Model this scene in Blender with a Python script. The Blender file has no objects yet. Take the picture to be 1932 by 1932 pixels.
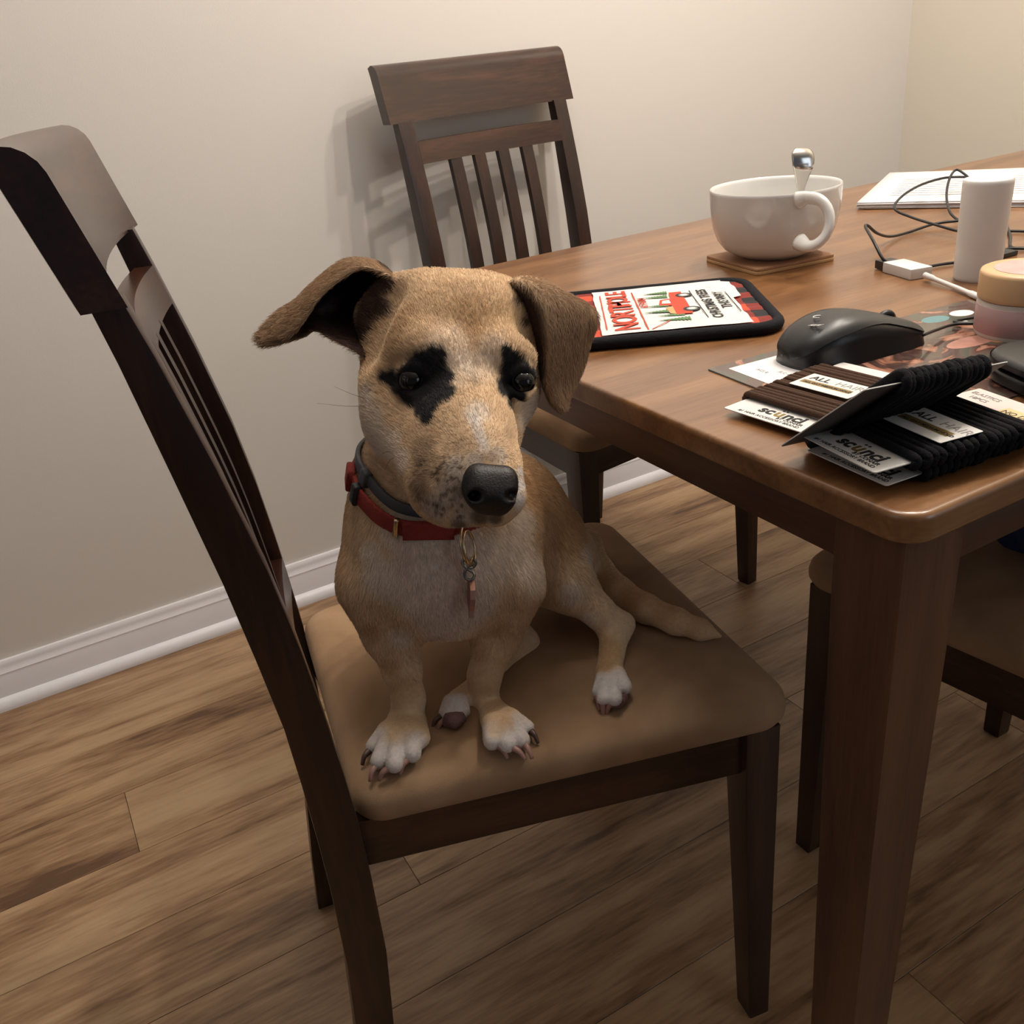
import bpy, bmesh, math, random
import numpy as np
from mathutils import Vector, Matrix
random.seed(7); np.random.seed(7)
sc = bpy.context.scene
PI = math.pi
# ------------------------------------------------------------------ camera
FPX = 1720.0
R_ = np.array([0.8654965, -0.49127434, -0.09780253])      # camera right in world
D_ = np.array([-0.29734065, -0.34673834, -0.88958477])    # image down in world
V_ = np.array([0.40311829, 0.79901317, -0.44617665])      # view direction
CAM = np.array([0.0, 0.0, 1.03])
cd = bpy.data.cameras.new('camera'); cam = bpy.data.objects.new('camera', cd)
sc.collection.objects.link(cam)
cd.sensor_width = 36; cd.lens = 36 * FPX / 1932; cd.clip_start = 0.02; cd.clip_end = 50
cam.matrix_world = Matrix(((R_[0], -D_[0], -V_[0], CAM[0]), (R_[1], -D_[1], -V_[1], CAM[1]),
                           (R_[2], -D_[2], -V_[2], CAM[2]), (0, 0, 0, 1)))
sc.camera = cam
# ------------------------------------------------------------------ world, lights, exposure
sc.view_settings.view_transform = 'Standard'; sc.view_settings.look = 'None'
sc.view_settings.exposure = 0.0; sc.view_settings.gamma = 1.0
sc.view_settings.use_curve_mapping = False
w = bpy.data.worlds.new('world'); sc.world = w; w.use_nodes = True
bg = w.node_tree.nodes['Background']; bg.inputs[0].default_value = (0.80, 0.86, 1.0, 1); bg.inputs[1].default_value = 0.105

def area(name, loc, aim, size, power, col, sy=None):
    l = bpy.data.lights.new(name, 'AREA'); l.energy = power; l.color = col; l.size = size
    if sy: l.shape = 'RECTANGLE'; l.size_y = sy
    o = bpy.data.objects.new(name, l); sc.collection.objects.link(o); o.location = loc
    d = Vector(aim) - Vector(loc); o.rotation_euler = d.to_track_quat('-Z', 'Y').to_euler()
    return o
def bulb(name, loc, power, col, r):
    l = bpy.data.lights.new(name, 'POINT'); l.energy = power; l.color = col; l.shadow_soft_size = r
    o = bpy.data.objects.new(name, l); sc.collection.objects.link(o); o.location = loc
WARM = (1.0, 0.905, 0.81)
for i, (x, y) in enumerate([(1.05, 0.72), (1.38, 0.60), (1.30, 0.98)]):
    bulb('chandelier_bulb', (x, y, 1.98), 19.5, WARM, 0.028)
area('overhead_fill', (0.50, 0.90, 2.44), (0.50, 0.90, 0), 0.45, 9, (1.0, .95, .89), 0.45)  # added soft overhead fill, standing in for ceiling bounce
area('left_window_light', (-1.9, 0.3, 1.7), (0.6, 1.0, 0.7), 1.3, 3, (0.95, 0.96, 1.0), 1.3)
area('right_window_light', (1.7, -1.9, 1.35), (1.0, 1.0, 0.7), 1.1, 8, (0.78, 0.88, 1.0), 1.3)

# ------------------------------------------------------------------ measuring helpers
def ray(px, py): return V_ + R_ * ((px - 966) / FPX) + D_ * ((py - 966) / FPX)
def at(px, py, d): return CAM + ray(px, py) * d
def onz(px, py, z):
    r = ray(px, py); return CAM + r * ((z - CAM[2]) / r[2])
def nrm(v): v = np.asarray(v, float); return v / np.linalg.norm(v)

# ------------------------------------------------------------------ object helpers
def tag(o, label=None, cat=None, group=None, kind=None):
    if label: o['label'] = label
    if cat: o['category'] = cat
    if group: o['group'] = group
    if kind: o['kind'] = kind
    return o
def empty(name, loc, rz=0.0):
    o = bpy.data.objects.new(name, None); sc.collection.objects.link(o)
    o.location = loc; o.rotation_euler = (0, 0, rz); o.empty_display_size = 0.05
    return o
def link(name, me, mat, parent=None, smooth=False, auto=None):
    o = bpy.data.objects.new(name, me); sc.collection.objects.link(o)
    if mat and not me.materials: me.materials.append(mat)
    if parent is not None: o.parent = parent
    if smooth: me.polygons.foreach_set('use_smooth', [True] * len(me.polygons))
    if auto:
        me.polygons.foreach_set('use_smooth', [True] * len(me.polygons))
        me.set_sharp_from_angle(angle=math.radians(auto))
    return o
def pyd(verts, faces):
    me = bpy.data.meshes.new('m'); me.from_pydata([tuple(map(float, v)) for v in verts], [], faces); me.update(); return me
def bm_me(bm):
    bmesh.ops.recalc_face_normals(bm, faces=bm.faces)
    me = bpy.data.meshes.new('m'); bm.to_mesh(me); bm.free(); return me
def box_bm(lo, hi, bev=0.0, seg=2):
    bm = bmesh.new(); bmesh.ops.create_cube(bm, size=1)
    for v in bm.verts: v.co = Vector([lo[i] + (v.co[i] + .5) * (hi[i] - lo[i]) for i in range(3)])
    if bev > 0: bmesh.ops.bevel(bm, geom=bm.edges[:], offset=bev, segments=seg, profile=.7, affect='EDGES')
    return bm
def box(name, lo, hi, mat, parent=None, bev=0.002, seg=2):
    return link(name, bm_me(box_bm(lo, hi, bev, seg)), mat, parent, auto=35)
def sweep(rings, cap=True, close=False):
    """rings: list of equal length point loops -> skinned mesh"""
    n = len(rings[0]); vs = [p for r in rings for p in r]; fs = []
    m = len(rings)
    for i in range(m if close else m - 1):
        a = i * n; b = ((i + 1) % m) * n
        for j in range(n):
            fs.append((a + j, a + (j + 1) % n, b + (j + 1) % n, b + j))
    if cap and not close:
        fs.append(tuple(range(n))[::-1]); fs.append(tuple((m - 1) * n + k for k in range(n)))
    me = pyd(vs, fs)
    bm = bmesh.new(); bm.from_mesh(me); bmesh.ops.recalc_face_normals(bm, faces=bm.faces); bm.to_mesh(me); bm.free()
    return me
def catmull(P, n, closed=False):
    P = np.asarray(P, float); m = len(P); out = []
    segs = m if closed else m - 1
    for i in range(segs):
        if closed: p0, p1, p2, p3 = P[(i - 1) % m], P[i], P[(i + 1) % m], P[(i + 2) % m]
        else:
            p1, p2 = P[i], P[i + 1]; p0 = P[i - 1] if i > 0 else 2 * p1 - p2; p3 = P[i + 2] if i + 2 < m else 2 * p2 - p1
        for k in range(n):
            t = k / n
            out.append(.5 * ((2 * p1) + (-p0 + p2) * t + (2 * p0 - 5 * p1 + 4 * p2 - p3) * t * t + (-p0 + 3 * p1 - 3 * p2 + p3) * t ** 3))
    if not closed: out.append(P[-1])
    return np.array(out)
def tube_me(pts, r, n=8, closed=False, flat=1.0):
    pts = np.asarray(pts, float); m = len(pts); rings = []
    rr = np.broadcast_to(np.asarray(r, float), (m,))
    T = np.zeros_like(pts)
    for i in range(m):
        a = pts[(i - 1) % m] if (closed or i > 0) else pts[i]; b = pts[(i + 1) % m] if (closed or i < m - 1) else pts[i]
        T[i] = nrm(b - a + 1e-12)
    up = np.array([0, 0, 1.0]) if abs(T[0][2]) < .9 else np.array([1.0, 0, 0])
    N = nrm(np.cross(T[0], up))
    for i in range(m):
        N = nrm(N - T[i] * np.dot(N, T[i])); B = np.cross(T[i], N)
        rings.append([pts[i] + rr[i] * (math.cos(a) * N + flat * math.sin(a) * B) for a in np.linspace(0, 2 * PI, n, endpoint=False)])
    return sweep(rings, cap=not closed, close=closed)
def tube(name, pts, r, mat, parent=None, n=8, closed=False, sm=0):
    if sm: pts = catmull(pts, sm, closed)
    return link(name, tube_me(pts, r, n, closed), mat, parent, smooth=True)
def lathe_me(prof, n=64, center=(0, 0, 0)):
    rings = [[(center[0] + r * math.cos(a), center[1] + r * math.sin(a), center[2] + z) for a in np.linspace(0, 2 * PI, n, endpoint=False)] for r, z in prof]
    return sweep(rings, cap=True)
def rrect(w, h, r, seg=6, cx=0, cy=0):
    out = []
    for (sx, sy, a0) in ((1, 1, 0), (-1, 1, 90), (-1, -1, 180), (1, -1, 270)):
        for k in range(seg + 1):
            a = math.radians(a0 + 90 * k / seg)
            out.append((cx + sx * (w / 2 - r) + r * math.cos(a), cy + sy * (h / 2 - r) + r * math.sin(a)))
    return out
def slab_me(outline, z0, z1, rb=0.002, seg=3):
    """flat plate from a 2D outline with rounded rim"""
    out = np.array(outline); c = out.mean(0); rings = []
    d = out - c; L = np.linalg.norm(d, axis=1, keepdims=True)
    for k in range(seg + 1):
        a = -PI / 2 + PI / 2 * k / seg
        ins = rb * (1 - math.cos(a)); z = z0 + rb + rb * math.sin(a)
        rings.append([(p[0], p[1], z) for p in out - d / L * ins])
    for k in range(seg + 1):
        a = PI / 2 * k / seg
        ins = rb * (1 - math.cos(a)); z = z1 - rb + rb * math.sin(a)
        rings.append([(p[0], p[1], z) for p in out - d / L * ins])
    return sweep(rings)
def frame(o, origin, xa, ya):
    xa = nrm(xa); za = nrm(np.cross(xa, ya)); ya = np.cross(za, xa)
    o.matrix_world = Matrix(((xa[0], ya[0], za[0], origin[0]), (xa[1], ya[1], za[1], origin[1]), (xa[2], ya[2], za[2], origin[2]), (0, 0, 0, 1)))
def text_me(body, size, bold=0.0, shear=0.0, extrude=0.00008, align='LEFT', space=1.0):
    cu = bpy.data.curves.new('t', 'FONT'); cu.body = body; cu.size = size; cu.offset = bold; cu.shear = shear
    cu.extrude = extrude; cu.align_x = align; cu.resolution_u = 3; cu.space_character = space
    o = bpy.data.objects.new('t', cu); sc.collection.objects.link(o)
    dg = bpy.context.evaluated_depsgraph_get(); me = bpy.data.meshes.new_from_object(o.evaluated_get(dg))
    me.materials.clear(); bpy.data.objects.remove(o); bpy.data.curves.remove(cu)
    return me
def text(name, body, size, mat, parent, loc, rz=0.0, **k):
    o = link(name, text_me(body, size, **k), mat, parent); o.location = loc; o.rotation_euler = (0, 0, rz); return o

# ------------------------------------------------------------------ materials
def new_mat(name):
    m = bpy.data.materials.new(name); m.use_nodes = True; nt = m.node_tree
    return m, nt, nt.nodes['Principled BSDF']
def plain(name, col, rough=.5, metal=0, bump=0, bscale=200, spec=.5, var=0, coat=0, trans=0, sheen=0):
    m, nt, b = new_mat(name); b.inputs['Base Color'].default_value = (*col, 1); b.inputs['Roughness'].default_value = rough
    b.inputs['Metallic'].default_value = metal; b.inputs['Specular IOR Level'].default_value = spec
    b.inputs['Coat Weight'].default_value = coat; b.inputs['Coat Roughness'].default_value = .15
    b.inputs['Transmission Weight'].default_value = trans; b.inputs['Sheen Weight'].default_value = sheen
    if bump or var:
        tc = nt.nodes.new('ShaderNodeTexCoord'); nz = nt.nodes.new('ShaderNodeTexNoise'); nz.inputs['Scale'].default_value = bscale
        nz.inputs['Detail'].default_value = 4; nt.links.new(tc.outputs['Object'], nz.inputs['Vector'])
        if bump:
            bp = nt.nodes.new('ShaderNodeBump'); bp.inputs['Strength'].default_value = bump; bp.inputs['Distance'].default_value = .002
            nt.links.new(nz.outputs['Fac'], bp.inputs['Height']); nt.links.new(bp.outputs['Normal'], b.inputs['Normal'])
        if var:
            mx = nt.nodes.new('ShaderNodeMix'); mx.data_type = 'RGBA'
            mx.inputs[6].default_value = (*[c * (1 - var) for c in col], 1); mx.inputs[7].default_value = (*[min(1, c * (1 + var)) for c in col], 1)
            nt.links.new(nz.outputs['Fac'], mx.inputs[0]); nt.links.new(mx.outputs[2], b.inputs['Base Color'])
    return m
def wood(name, cols, axis=0, scale=(1, 1, 1), rough=.35, coat=.2, bump=.15, big=3.0, fine=60.0, rnd=False, knots=False):
    """grain runs along the axis whose scale is smallest; object coordinates"""
    m, nt, b = new_mat(name); N = nt.nodes.new; L = nt.links.new
    tc = N('ShaderNodeTexCoord'); mp = N('ShaderNodeMapping'); mp.inputs['Scale'].default_value = scale
    L(tc.outputs['Object'], mp.inputs['Vector']); vec = mp.outputs['Vector']
    if rnd:
        oi = N('ShaderNodeObjectInfo'); ad = N('ShaderNodeVectorMath'); ad.operation = 'MULTIPLY_ADD'
        cb = N('ShaderNodeCombineXYZ'); L(oi.outputs['Random'], cb.inputs[0]); L(oi.outputs['Random'], cb.inputs[1]); L(oi.outputs['Random'], cb.inputs[2])
        L(cb.outputs[0], ad.inputs[0]); ad.inputs[1].default_value = (37, 61, 17); L(vec, ad.inputs[2]); vec = ad.outputs[0]
    n1 = N('ShaderNodeTexNoise'); n1.inputs['Scale'].default_value = big; n1.inputs['Detail'].default_value = 6; n1.inputs['Distortion'].default_value = .6; L(vec, n1.inputs['Vector'])
    n2 = N('ShaderNodeTexNoise'); n2.inputs['Scale'].default_value = fine; n2.inputs['Detail'].default_value = 5; L(vec, n2.inputs['Vector'])
    mx = N('ShaderNodeMath'); mx.operation = 'MULTIPLY_ADD'; L(n2.outputs['Fac'], mx.inputs[0]); mx.inputs[1].default_value = .35
    ms = N('ShaderNodeMath'); ms.operation = 'MULTIPLY'; L(n1.outputs['Fac'], ms.inputs[0]); ms.inputs[1].default_value = .75; L(ms.outputs[0], mx.inputs[2])
    fac = mx.outputs[0]
    if rnd:
        sh = N('ShaderNodeMath'); sh.operation = 'MULTIPLY_ADD'; L(oi.outputs['Random'], sh.inputs[0]); sh.inputs[1].default_value = .10; sh.inputs[2].default_value = -.05
        s2 = N('ShaderNodeMath'); s2.operation = 'ADD'; L(fac, s2.inputs[0]); L(sh.outputs[0], s2.inputs[1]); fac = s2.outputs[0]
    cr = N('ShaderNodeValToRGB'); e = cr.color_ramp.elements
    pos = np.linspace(.36, .72, len(cols))
    e[0].position = pos[0]; e[0].color = (*cols[0], 1); e[1].position = pos[-1]; e[1].color = (*cols[-1], 1)
    for p, c in list(zip(pos, cols))[1:-1]:
        q = e.new(p); q.color = (*c, 1)
    L(fac, cr.inputs[0]); L(cr.outputs[0], b.inputs['Base Color'])
    b.inputs['Roughness'].default_value = rough; b.inputs['Coat Weight'].default_value = coat; b.inputs['Coat Roughness'].default_value = .25
    bp = N('ShaderNodeBump'); bp.inputs['Strength'].default_value = bump; bp.inputs['Distance'].default_value = .001
    L(n2.outputs['Fac'], bp.inputs['Height']); L(bp.outputs['Normal'], b.inputs['Normal'])
    return m
M = {}
M['wall'] = plain('wall_paint', (.66, .622, .575), .75, bump=.10, bscale=700, spec=.25)
M['wall_warm'] = plain('wall_paint_side', (.66, .61, .52), .75, bump=.10, bscale=700, spec=.25)
M['trim'] = plain('trim_paint', (.78, .77, .79), .4)
M['ceil'] = plain('ceiling_paint', (.86, .84, .81), .9)
M['sub'] = plain('subfloor', (.10, .07, .045), .9)
M['plank'] = wood('floor_planks', [(.105, .052, .024), (.25, .142, .070), (.37, .232, .122), (.43, .29, .16)], scale=(1.3, 11, 11), big=1.6, fine=14, rough=.42, coat=.08, bump=.2, rnd=True)
def dark(name, sc_, k=1.0): return wood(name, [(.009 * k, .0027 * k, .0014 * k), (.024 * k, .0074 * k, .0034 * k), (.056 * k, .0190 * k, .0078 * k)], scale=sc_, big=3, fine=30, rough=.34, coat=.12, bump=.12)
M['chair_v'] = dark('chair_wood_upright', (9, 9, .8), .85); M['chair_u'] = dark('chair_wood_rail', (.8, 9, 9)); M['chair_w'] = dark('chair_wood_cross', (7, .5, 7), 1.1); _b = M['chair_w'].node_tree.nodes['Principled BSDF']; _b.inputs['Roughness'].default_value = .29; _b.inputs['Coat Weight'].default_value = .22; _b.inputs['Coat Roughness'].default_value = .18
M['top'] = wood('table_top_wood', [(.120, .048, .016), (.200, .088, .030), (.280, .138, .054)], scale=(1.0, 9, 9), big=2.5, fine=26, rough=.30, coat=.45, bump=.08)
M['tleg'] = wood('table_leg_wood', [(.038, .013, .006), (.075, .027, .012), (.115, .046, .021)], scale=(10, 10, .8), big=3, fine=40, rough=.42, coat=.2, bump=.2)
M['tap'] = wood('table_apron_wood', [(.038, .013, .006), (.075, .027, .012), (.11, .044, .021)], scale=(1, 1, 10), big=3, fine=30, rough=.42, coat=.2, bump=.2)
def suede():
    m, nt, b = new_mat('tan_suede'); N = nt.nodes.new; L = nt.links.new
    tc = N('ShaderNodeTexCoord'); n1 = N('ShaderNodeTexNoise'); n1.inputs['Scale'].default_value = 9; n1.inputs['Detail'].default_value = 6; n1.inputs['Distortion'].default_value = 1.0
    L(tc.outputs['Object'], n1.inputs['Vector']); cr = N('ShaderNodeValToRGB'); e = cr.color_ramp.elements
    e[0].position = .32; e[0].color = (.270, .163, .088, 1); e[1].position = .68; e[1].color = (.390, .250, .145, 1)
    L(n1.outputs['Fac'], cr.inputs[0]); L(cr.outputs[0], b.inputs['Base Color'])
    n2 = N('ShaderNodeTexNoise'); n2.inputs['Scale'].default_value = 900; L(tc.outputs['Object'], n2.inputs['Vector'])
    bp = N('ShaderNodeBump'); bp.inputs['Strength'].default_value = .35; bp.inputs['Distance'].default_value = .0008; L(n2.outputs['Fac'], bp.inputs['Height']); L(bp.outputs['Normal'], b.inputs['Normal'])
    b.inputs['Roughness'].default_value = .9; b.inputs['Sheen Weight'].default_value = .15; b.inputs['Sheen Roughness'].default_value = .5; b.inputs['Sheen Tint'].default_value = (.8, .6, .45, 1)
    b.inputs['Specular IOR Level'].default_value = .15
    return m
M['suede'] = suede()
M['ceramic'] = plain('white_glaze', (.70, .69, .66), .12, spec=.5, coat=.4)
M['steel'] = plain('spoon_steel', (.62, .60, .57), .16, metal=1)
M['cork'] = plain('coaster_cork', (.40, .21, .11), .7, bump=.3, bscale=400, var=.2)
M['black_cloth'] = plain('black_binding', (.012, .012, .015), .9, bump=.4, bscale=600, spec=.2)
M['white_cloth'] = plain('white_cotton', (.70, .68, .64), .9, bump=.3, bscale=900)
M['red_ink'] = plain('red_print', (.50, .055, .025), .8); M['green_ink'] = plain('green_print', (.10, .20, .08), .8)
M['black_ink'] = plain('black_print', (.02, .02, .02), .8); M['gold_ink'] = plain('gold_print', (.26, .17, .05), .45, metal=.3)
M['grey_ink'] = plain('grey_print', (.30, .29, .28), .7); M['tan_ink'] = plain('tan_print', (.55, .33, .15), .8)
M['card'] = plain('white_card', (.74, .72, .68), .45); M['card_back'] = plain('card_back', (.085, .070, .062), .7, var=.15, bscale=60)
M['pink_card'] = plain('blush_card', (.66, .56, .52), .5); M['yellow_tag'] = plain('yellow_print', (.68, .52, .25), .5)
M['tie_brown'] = plain('brown_elastic', (.060, .028, .015), .85, bump=.5, bscale=900, var=.2, spec=.25)
M['tie_black'] = plain('black_elastic', (.0055, .0055, .0075), .9, bump=.5, bscale=900, var=.3, spec=.2)
M['mouse_top'] = plain('mouse_shell', (.013, .014, .015), .36, spec=.45); M['mouse_side'] = plain('mouse_side', (.008, .008, .009), .30)
M['white_plastic'] = plain('white_plastic', (.72, .71, .69), .3); M['tube'] = plain('tube_plastic', (.78, .77, .74), .38)
M['black_rubber'] = plain('black_cable', (.012, .012, .013), .45); M['grey_plastic'] = plain('dark_grey_plastic', (.03, .03, .033), .4)
M['peach'] = plain('peach_lid', (.66, .42, .22), .4); M['pink'] = plain('pink_label', (.50, .32, .31), .5); M['frost'] = plain('frosted_rim', (.66, .60, .53), .3)
M['paper'] = plain('paper', (.74, .72, .72), .7)
M['blue'] = plain('navy_fabric', (.012, .022, .085), .85, bump=.3, bscale=300)
M['red_strap'] = plain('red_webbing', (.27, .024, .014), .8, bump=.8, bscale=900, var=.25)
M['grey_strap'] = plain('grey_rubber', (.060, .062, .070), .6, bump=.2, bscale=300)
M['brass'] = plain('ring_brass', (.62, .48, .30), .25, metal=1); M['iron'] = plain('hook_steel', (.20, .19, .18), .35, metal=1); M['copper'] = plain('tag_copper', (.42, .22, .16), .35, metal=.8)
M['eye'] = plain('eye_wet', (.004, .003, .003), .06, spec=.4); M['iris'] = plain('iris_brown', (.010, .006, .004), .3)
M['nose'] = plain('nose_leather', (.009, .0065, .0065), .42, bump=.25, bscale=700, var=.3, spec=.35)
M['claw'] = plain('claw_pink', (.36, .19, .15), .35, var=.2, bscale=150)
M['claw_dark'] = plain('claw_brown', (.10, .055, .04), .4)
M['pad'] = plain('pad_skin', (.17, .085, .075), .7, bump=.4, bscale=500)
M['whisker'] = plain('whisker_hair', (.03, .02, .015), .5)

# ------------------------------------------------------------------ room shell
WY = 1.775; WX = 2.17
def struct(o): o['kind'] = 'structure'; return o
wb = struct(box('wall_back', (-3.2, WY, -.02), (WX + .1, WY + .1, 2.5), M['wall'], bev=0))
wr = struct(box('wall_right', (WX, -2.6, -.02), (WX + .1, WY, 2.5), M['wall_warm'], bev=0))
ce = struct(box('ceiling', (-3.2, -2.6, 2.5), (WX + .1, WY + .1, 2.58), M['ceil'], bev=0))
fl = struct(box('floor', (-3.2, -2.6, -.06), (WX, WY, -.008), M['sub'], bev=0))
pm = {}
rg = random.Random(3)
y = .757 - .153 * 7; row = 0
while y < WY - .001:
    y1 = min(y + .153, WY); x = -1.3 + (rg.random() * 1.2 - 1.2) - 1.22
    while x < WX:
        ln = 1.22; xa = max(x, -2.6); xb = min(x + ln, WX)
        if xb - xa > .05:
            key = (round(xb - xa, 3), round(y1 - y, 3))
            if key not in pm: pm[key] = bm_me(box_bm((0, 0, -.009), (xb - xa - .0007, y1 - y - .0007, 0), .0005, 1))
            o = link('plank', pm[key], M['plank'], fl); o.location = (xa, y, 0)
        x += ln
    y += .153; row += 1
# baseboard profile (extruded along x): shoe moulding, flat, cap
prof = [(0, 0), (-.027, 0), (-.0275, .006), (-.026, .014), (-.021, .021), (-.014, .024), (-.0135, .066), (-.0125, .069), (-.0135, .073), (-.0105, .079), (-.009, .086), (-.0095, .090), (-.006, .096), (0, .096)]
def baseboard(name, length):
    return [[(0, p[0], p[1]) for p in prof], [(length, p[0], p[1]) for p in prof]]
b = struct(link('baseboard_back', sweep(baseboard('b', WX + 3.2)), M['trim'], auto=40)); b.location = (-3.2, WY, 0)
b = struct(link('baseboard_right', sweep(baseboard('b', 4.3)), M['trim'], auto=40)); b.location = (WX, WY - .03, 0); b.rotation_euler = (0, 0, -PI / 2)

# ------------------------------------------------------------------ dining chair
zs = [0, .10, .19, .29, .39, .45, .51, .57, .64, .71, .80, .88, .935]
uf = [-.036, -.024, -.014, -.005, -.003, -.003, -.006, -.010, -.016, -.025, -.042, -.060, -.074]
ub = [-.072, -.062, -.051, -.043, -.040, -.040, -.041, -.043, -.050, -.058, -.071, -.083, -.093]
def post_u(z): return float(np.interp(z, zs, uf)), float(np.interp(z, zs, ub))
def curved_board(z0, z1, halfw, bow, thick, top_round=0.0, nv=15, nz=6, z0c=0.0, xoff=0.0):
    """board across the chair, bowed backwards, following the post slope"""
    rings = []
    for i in range(nv):
        t = -1 + 2 * i / (nv - 1); v = t * halfw; bw = -bow * (1 - t * t); pts = []
        zz = np.linspace(z0, z1, nz)
        def fu(z):
            a = post_u(.88)[0] - (z - .88) * .27 if z > .88 else post_u(z)[0]
            return a + bw + xoff
        # corner radii on vertical section
        rt = min(top_round, thick * .9)
        for z in zz[:-1]:
            if z < z1 - rt: pts.append((fu(z), v, z))
        if rt > 0:
            for k in range(5):
                a = PI / 2 * k / 4
                pts.append((fu(z1 - rt + rt * math.sin(a)) - rt + rt * math.cos(a), v, z1 - rt + rt * math.sin(a)))
        else: pts.append((fu(z1), v, z1))
        pts.append((fu(z1) - thick, v, z1 - (0 if rt == 0 else .004)))
        for z in zz[:-1][::-1]: pts.append((fu(z) - thick, v, z))
        rings.append(pts)
    return sweep(rings)
def seat_me():
    # outline of cushion, u forward
    fr, rr = .4215, -.004; hwf, hwr = .2245, .171
    corners = [((rr, hwr), .03), ((rr, -hwr), .03), ((fr, -hwf), .035), ((fr, hwf), .035)]
    out = []
    C = [np.array(c[0]) for c in corners]
    for i in range(4):
        p = C[i]; a = nrm(C[i - 1] - p); c = nrm(C[(i + 1) % 4] - p); r = corners[i][1]
        half = math.acos(np.clip(np.dot(a, c), -1, 1)) / 2; t = r / math.tan(half); ctr = p + nrm(a + c) * r / math.sin(half)
        s = p + a * t; e = p + c * t; a0 = math.atan2(*(s - ctr)[::-1]); a1 = math.atan2(*(e - ctr)[::-1])
        while a1 - a0 > PI: a1 -= 2 * PI
        while a1 - a0 < -PI: a1 += 2 * PI
        for k in range(9):
            q = a0 + (a1 - a0) * k / 8; out.append(ctr + r * np.array([math.cos(q), math.sin(q)]))
        # straight edge subdivision
        nxt = C[(i + 1) % 4]; rn = corners[(i + 1) % 4][1]
        for k in range(1, 8):
            out.append(None)
    # fill the None spans linearly
    n = len(out); i = 0
    while i < n:
        if out[i] is None:
            j = i
            while out[j % n] is None: j += 1
            a = out[i - 1]; b2 = out[j % n]; m = j - i + 1
            for k in range(i, j): out[k] = a + (b2 - a) * (k - i + 1) / m
            i = j
        i += 1
    out = np.array(out); c = np.array([.205, 0.0]); rings = []
    for s, z in ((.955, .428), (.985, .430), (.998, .436), (1.0, .443), (.992, .452), (.97, .4585), (.93, .4625), (.85, .4650), (.7, .4672), (.5, .4684), (.3, .4690), (.12, .4692)):
        rings.append([(*(c + (p - c) * s), z) for p in out])
    return sweep(rings)
def taper_leg(u_out, v_out, su, sv, top, wt, wb_, straight=0.36):
    """front leg: outer faces straight, inner faces taper; su/sv = inward directions"""
    rings = []
    for z, wd in ((0, wb_ * .93), (.004, wb_), (.12, wb_ + (wt - wb_) * .33), (.24, wb_ + (wt - wb_) * .67), (straight, wt), (top, wt)):
        a = .0015
        pts = []
        for (i, j) in ((0, 0), (1, 0), (1, 1), (0, 1)):
            uu = u_out + su * wd * i; vv = v_out + sv * wd * j
            pts.append((uu, vv, z))
        rings.append(pts)
    me = sweep(rings)
    bm = bmesh.new(); bm.from_mesh(me)
    ed = [e for e in bm.edges if abs(e.verts[0].co.z - e.verts[1].co.z) > .003]
    bmesh.ops.bevel(bm, geom=ed, offset=.0018, segments=2, affect='EDGES', profile=.7)
    return bm_me(bm)
seat_mesh = seat_me()
def make_chair(label, group, loc, rz):
    t = empty('dining_chair', loc, rz); tag(t, label, 'chair', group)
    for s in (-1, 1):
        v0, v1 = s * .1875, s * .1575
        zf = [0, .03, .06, .10, .15, .19, .24, .29, .34, .39, .42, .45, .48, .51, .54, .57, .605, .64, .675, .71, .755, .80, .84, .88, .919]
        f_s = catmull(np.array([(u, z) for u, z in zip(uf, zs)]), 4)
        rings = [[(post_u(z)[0], v0, z), (post_u(z)[0], v1, z), (post_u(z)[1], v1, z), (post_u(z)[1], v0, z)] for z in zf]
        me = sweep(rings); bm = bmesh.new(); bm.from_mesh(me)
        ed = [e for e in bm.edges if abs(e.verts[0].co.z - e.verts[1].co.z) > .003]
        bmesh.ops.bevel(bm, geom=ed, offset=.002, segments=2, affect='EDGES', profile=.7)
        link('back_post', bm_me(bm), M['chair_v'], t, auto=40)
        link('front_leg', taper_leg(.403, s * .2145, -1, -s, .429, .037, .026), M['chair_v'], t, auto=40)
        # side rail from post to leg
        a = np.array([-.004, s * .1615]); b2 = np.array([.372, s * .2065]); d = nrm(b2 - a); nn = np.array([-d[1], d[0]]) * s
        q = [a, b2, b2 - nn * .02, a - nn * .02]
        rings = [[(p[0], p[1], z) for p in q] for z in (.3755, .429)]
        link('side_rail', sweep(rings), M['chair_u'], t)
    box('front_rail', (.376, -.178, .3755), (.396, .178, .429), M['chair_w'], t, bev=.0012)
    box('rear_rail', (-.034, -.158, .3755), (-.012, .158, .429), M['chair_w'], t, bev=.0012)
    link('seat_cushion', seat_mesh, M['suede'], t, auto=60)
    link('crest_rail', curved_board(.917, 1.013, .2035, .020, .027, .016, xoff=.0035), M['chair_w'], t, auto=40)
    link('cross_rail', curved_board(.846, .884, .158, .014, .017), M['chair_w'], t, auto=40)
    link('cross_rail', curved_board(.505, .545, .158, .010, .017), M['chair_w'], t, auto=40)
    for v in (-.081, -.027, .027, .081):
        bw = -.011 * (1 - (v / .158) ** 2)
        zz = np.linspace(.54, .85, 9)
        rings = [[(post_u(z)[0] + bw - .003, v - .012, z), (post_u(z)[0] + bw - .003, v + .012, z), (post_u(z)[0] + bw - .014, v + .012, z), (post_u(z)[0] + bw - .014, v - .012, z)] for z in zz]
        link('back_slat', sweep(rings), M['chair_v'], t, auto=40)
    return t
GC = 'dark wooden dining chairs around the table'
chairA = make_chair('dark wooden dining chair with tan suede seat that the dog sits on', GC, (.158, .785, 0), math.radians(-9.8))
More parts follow.
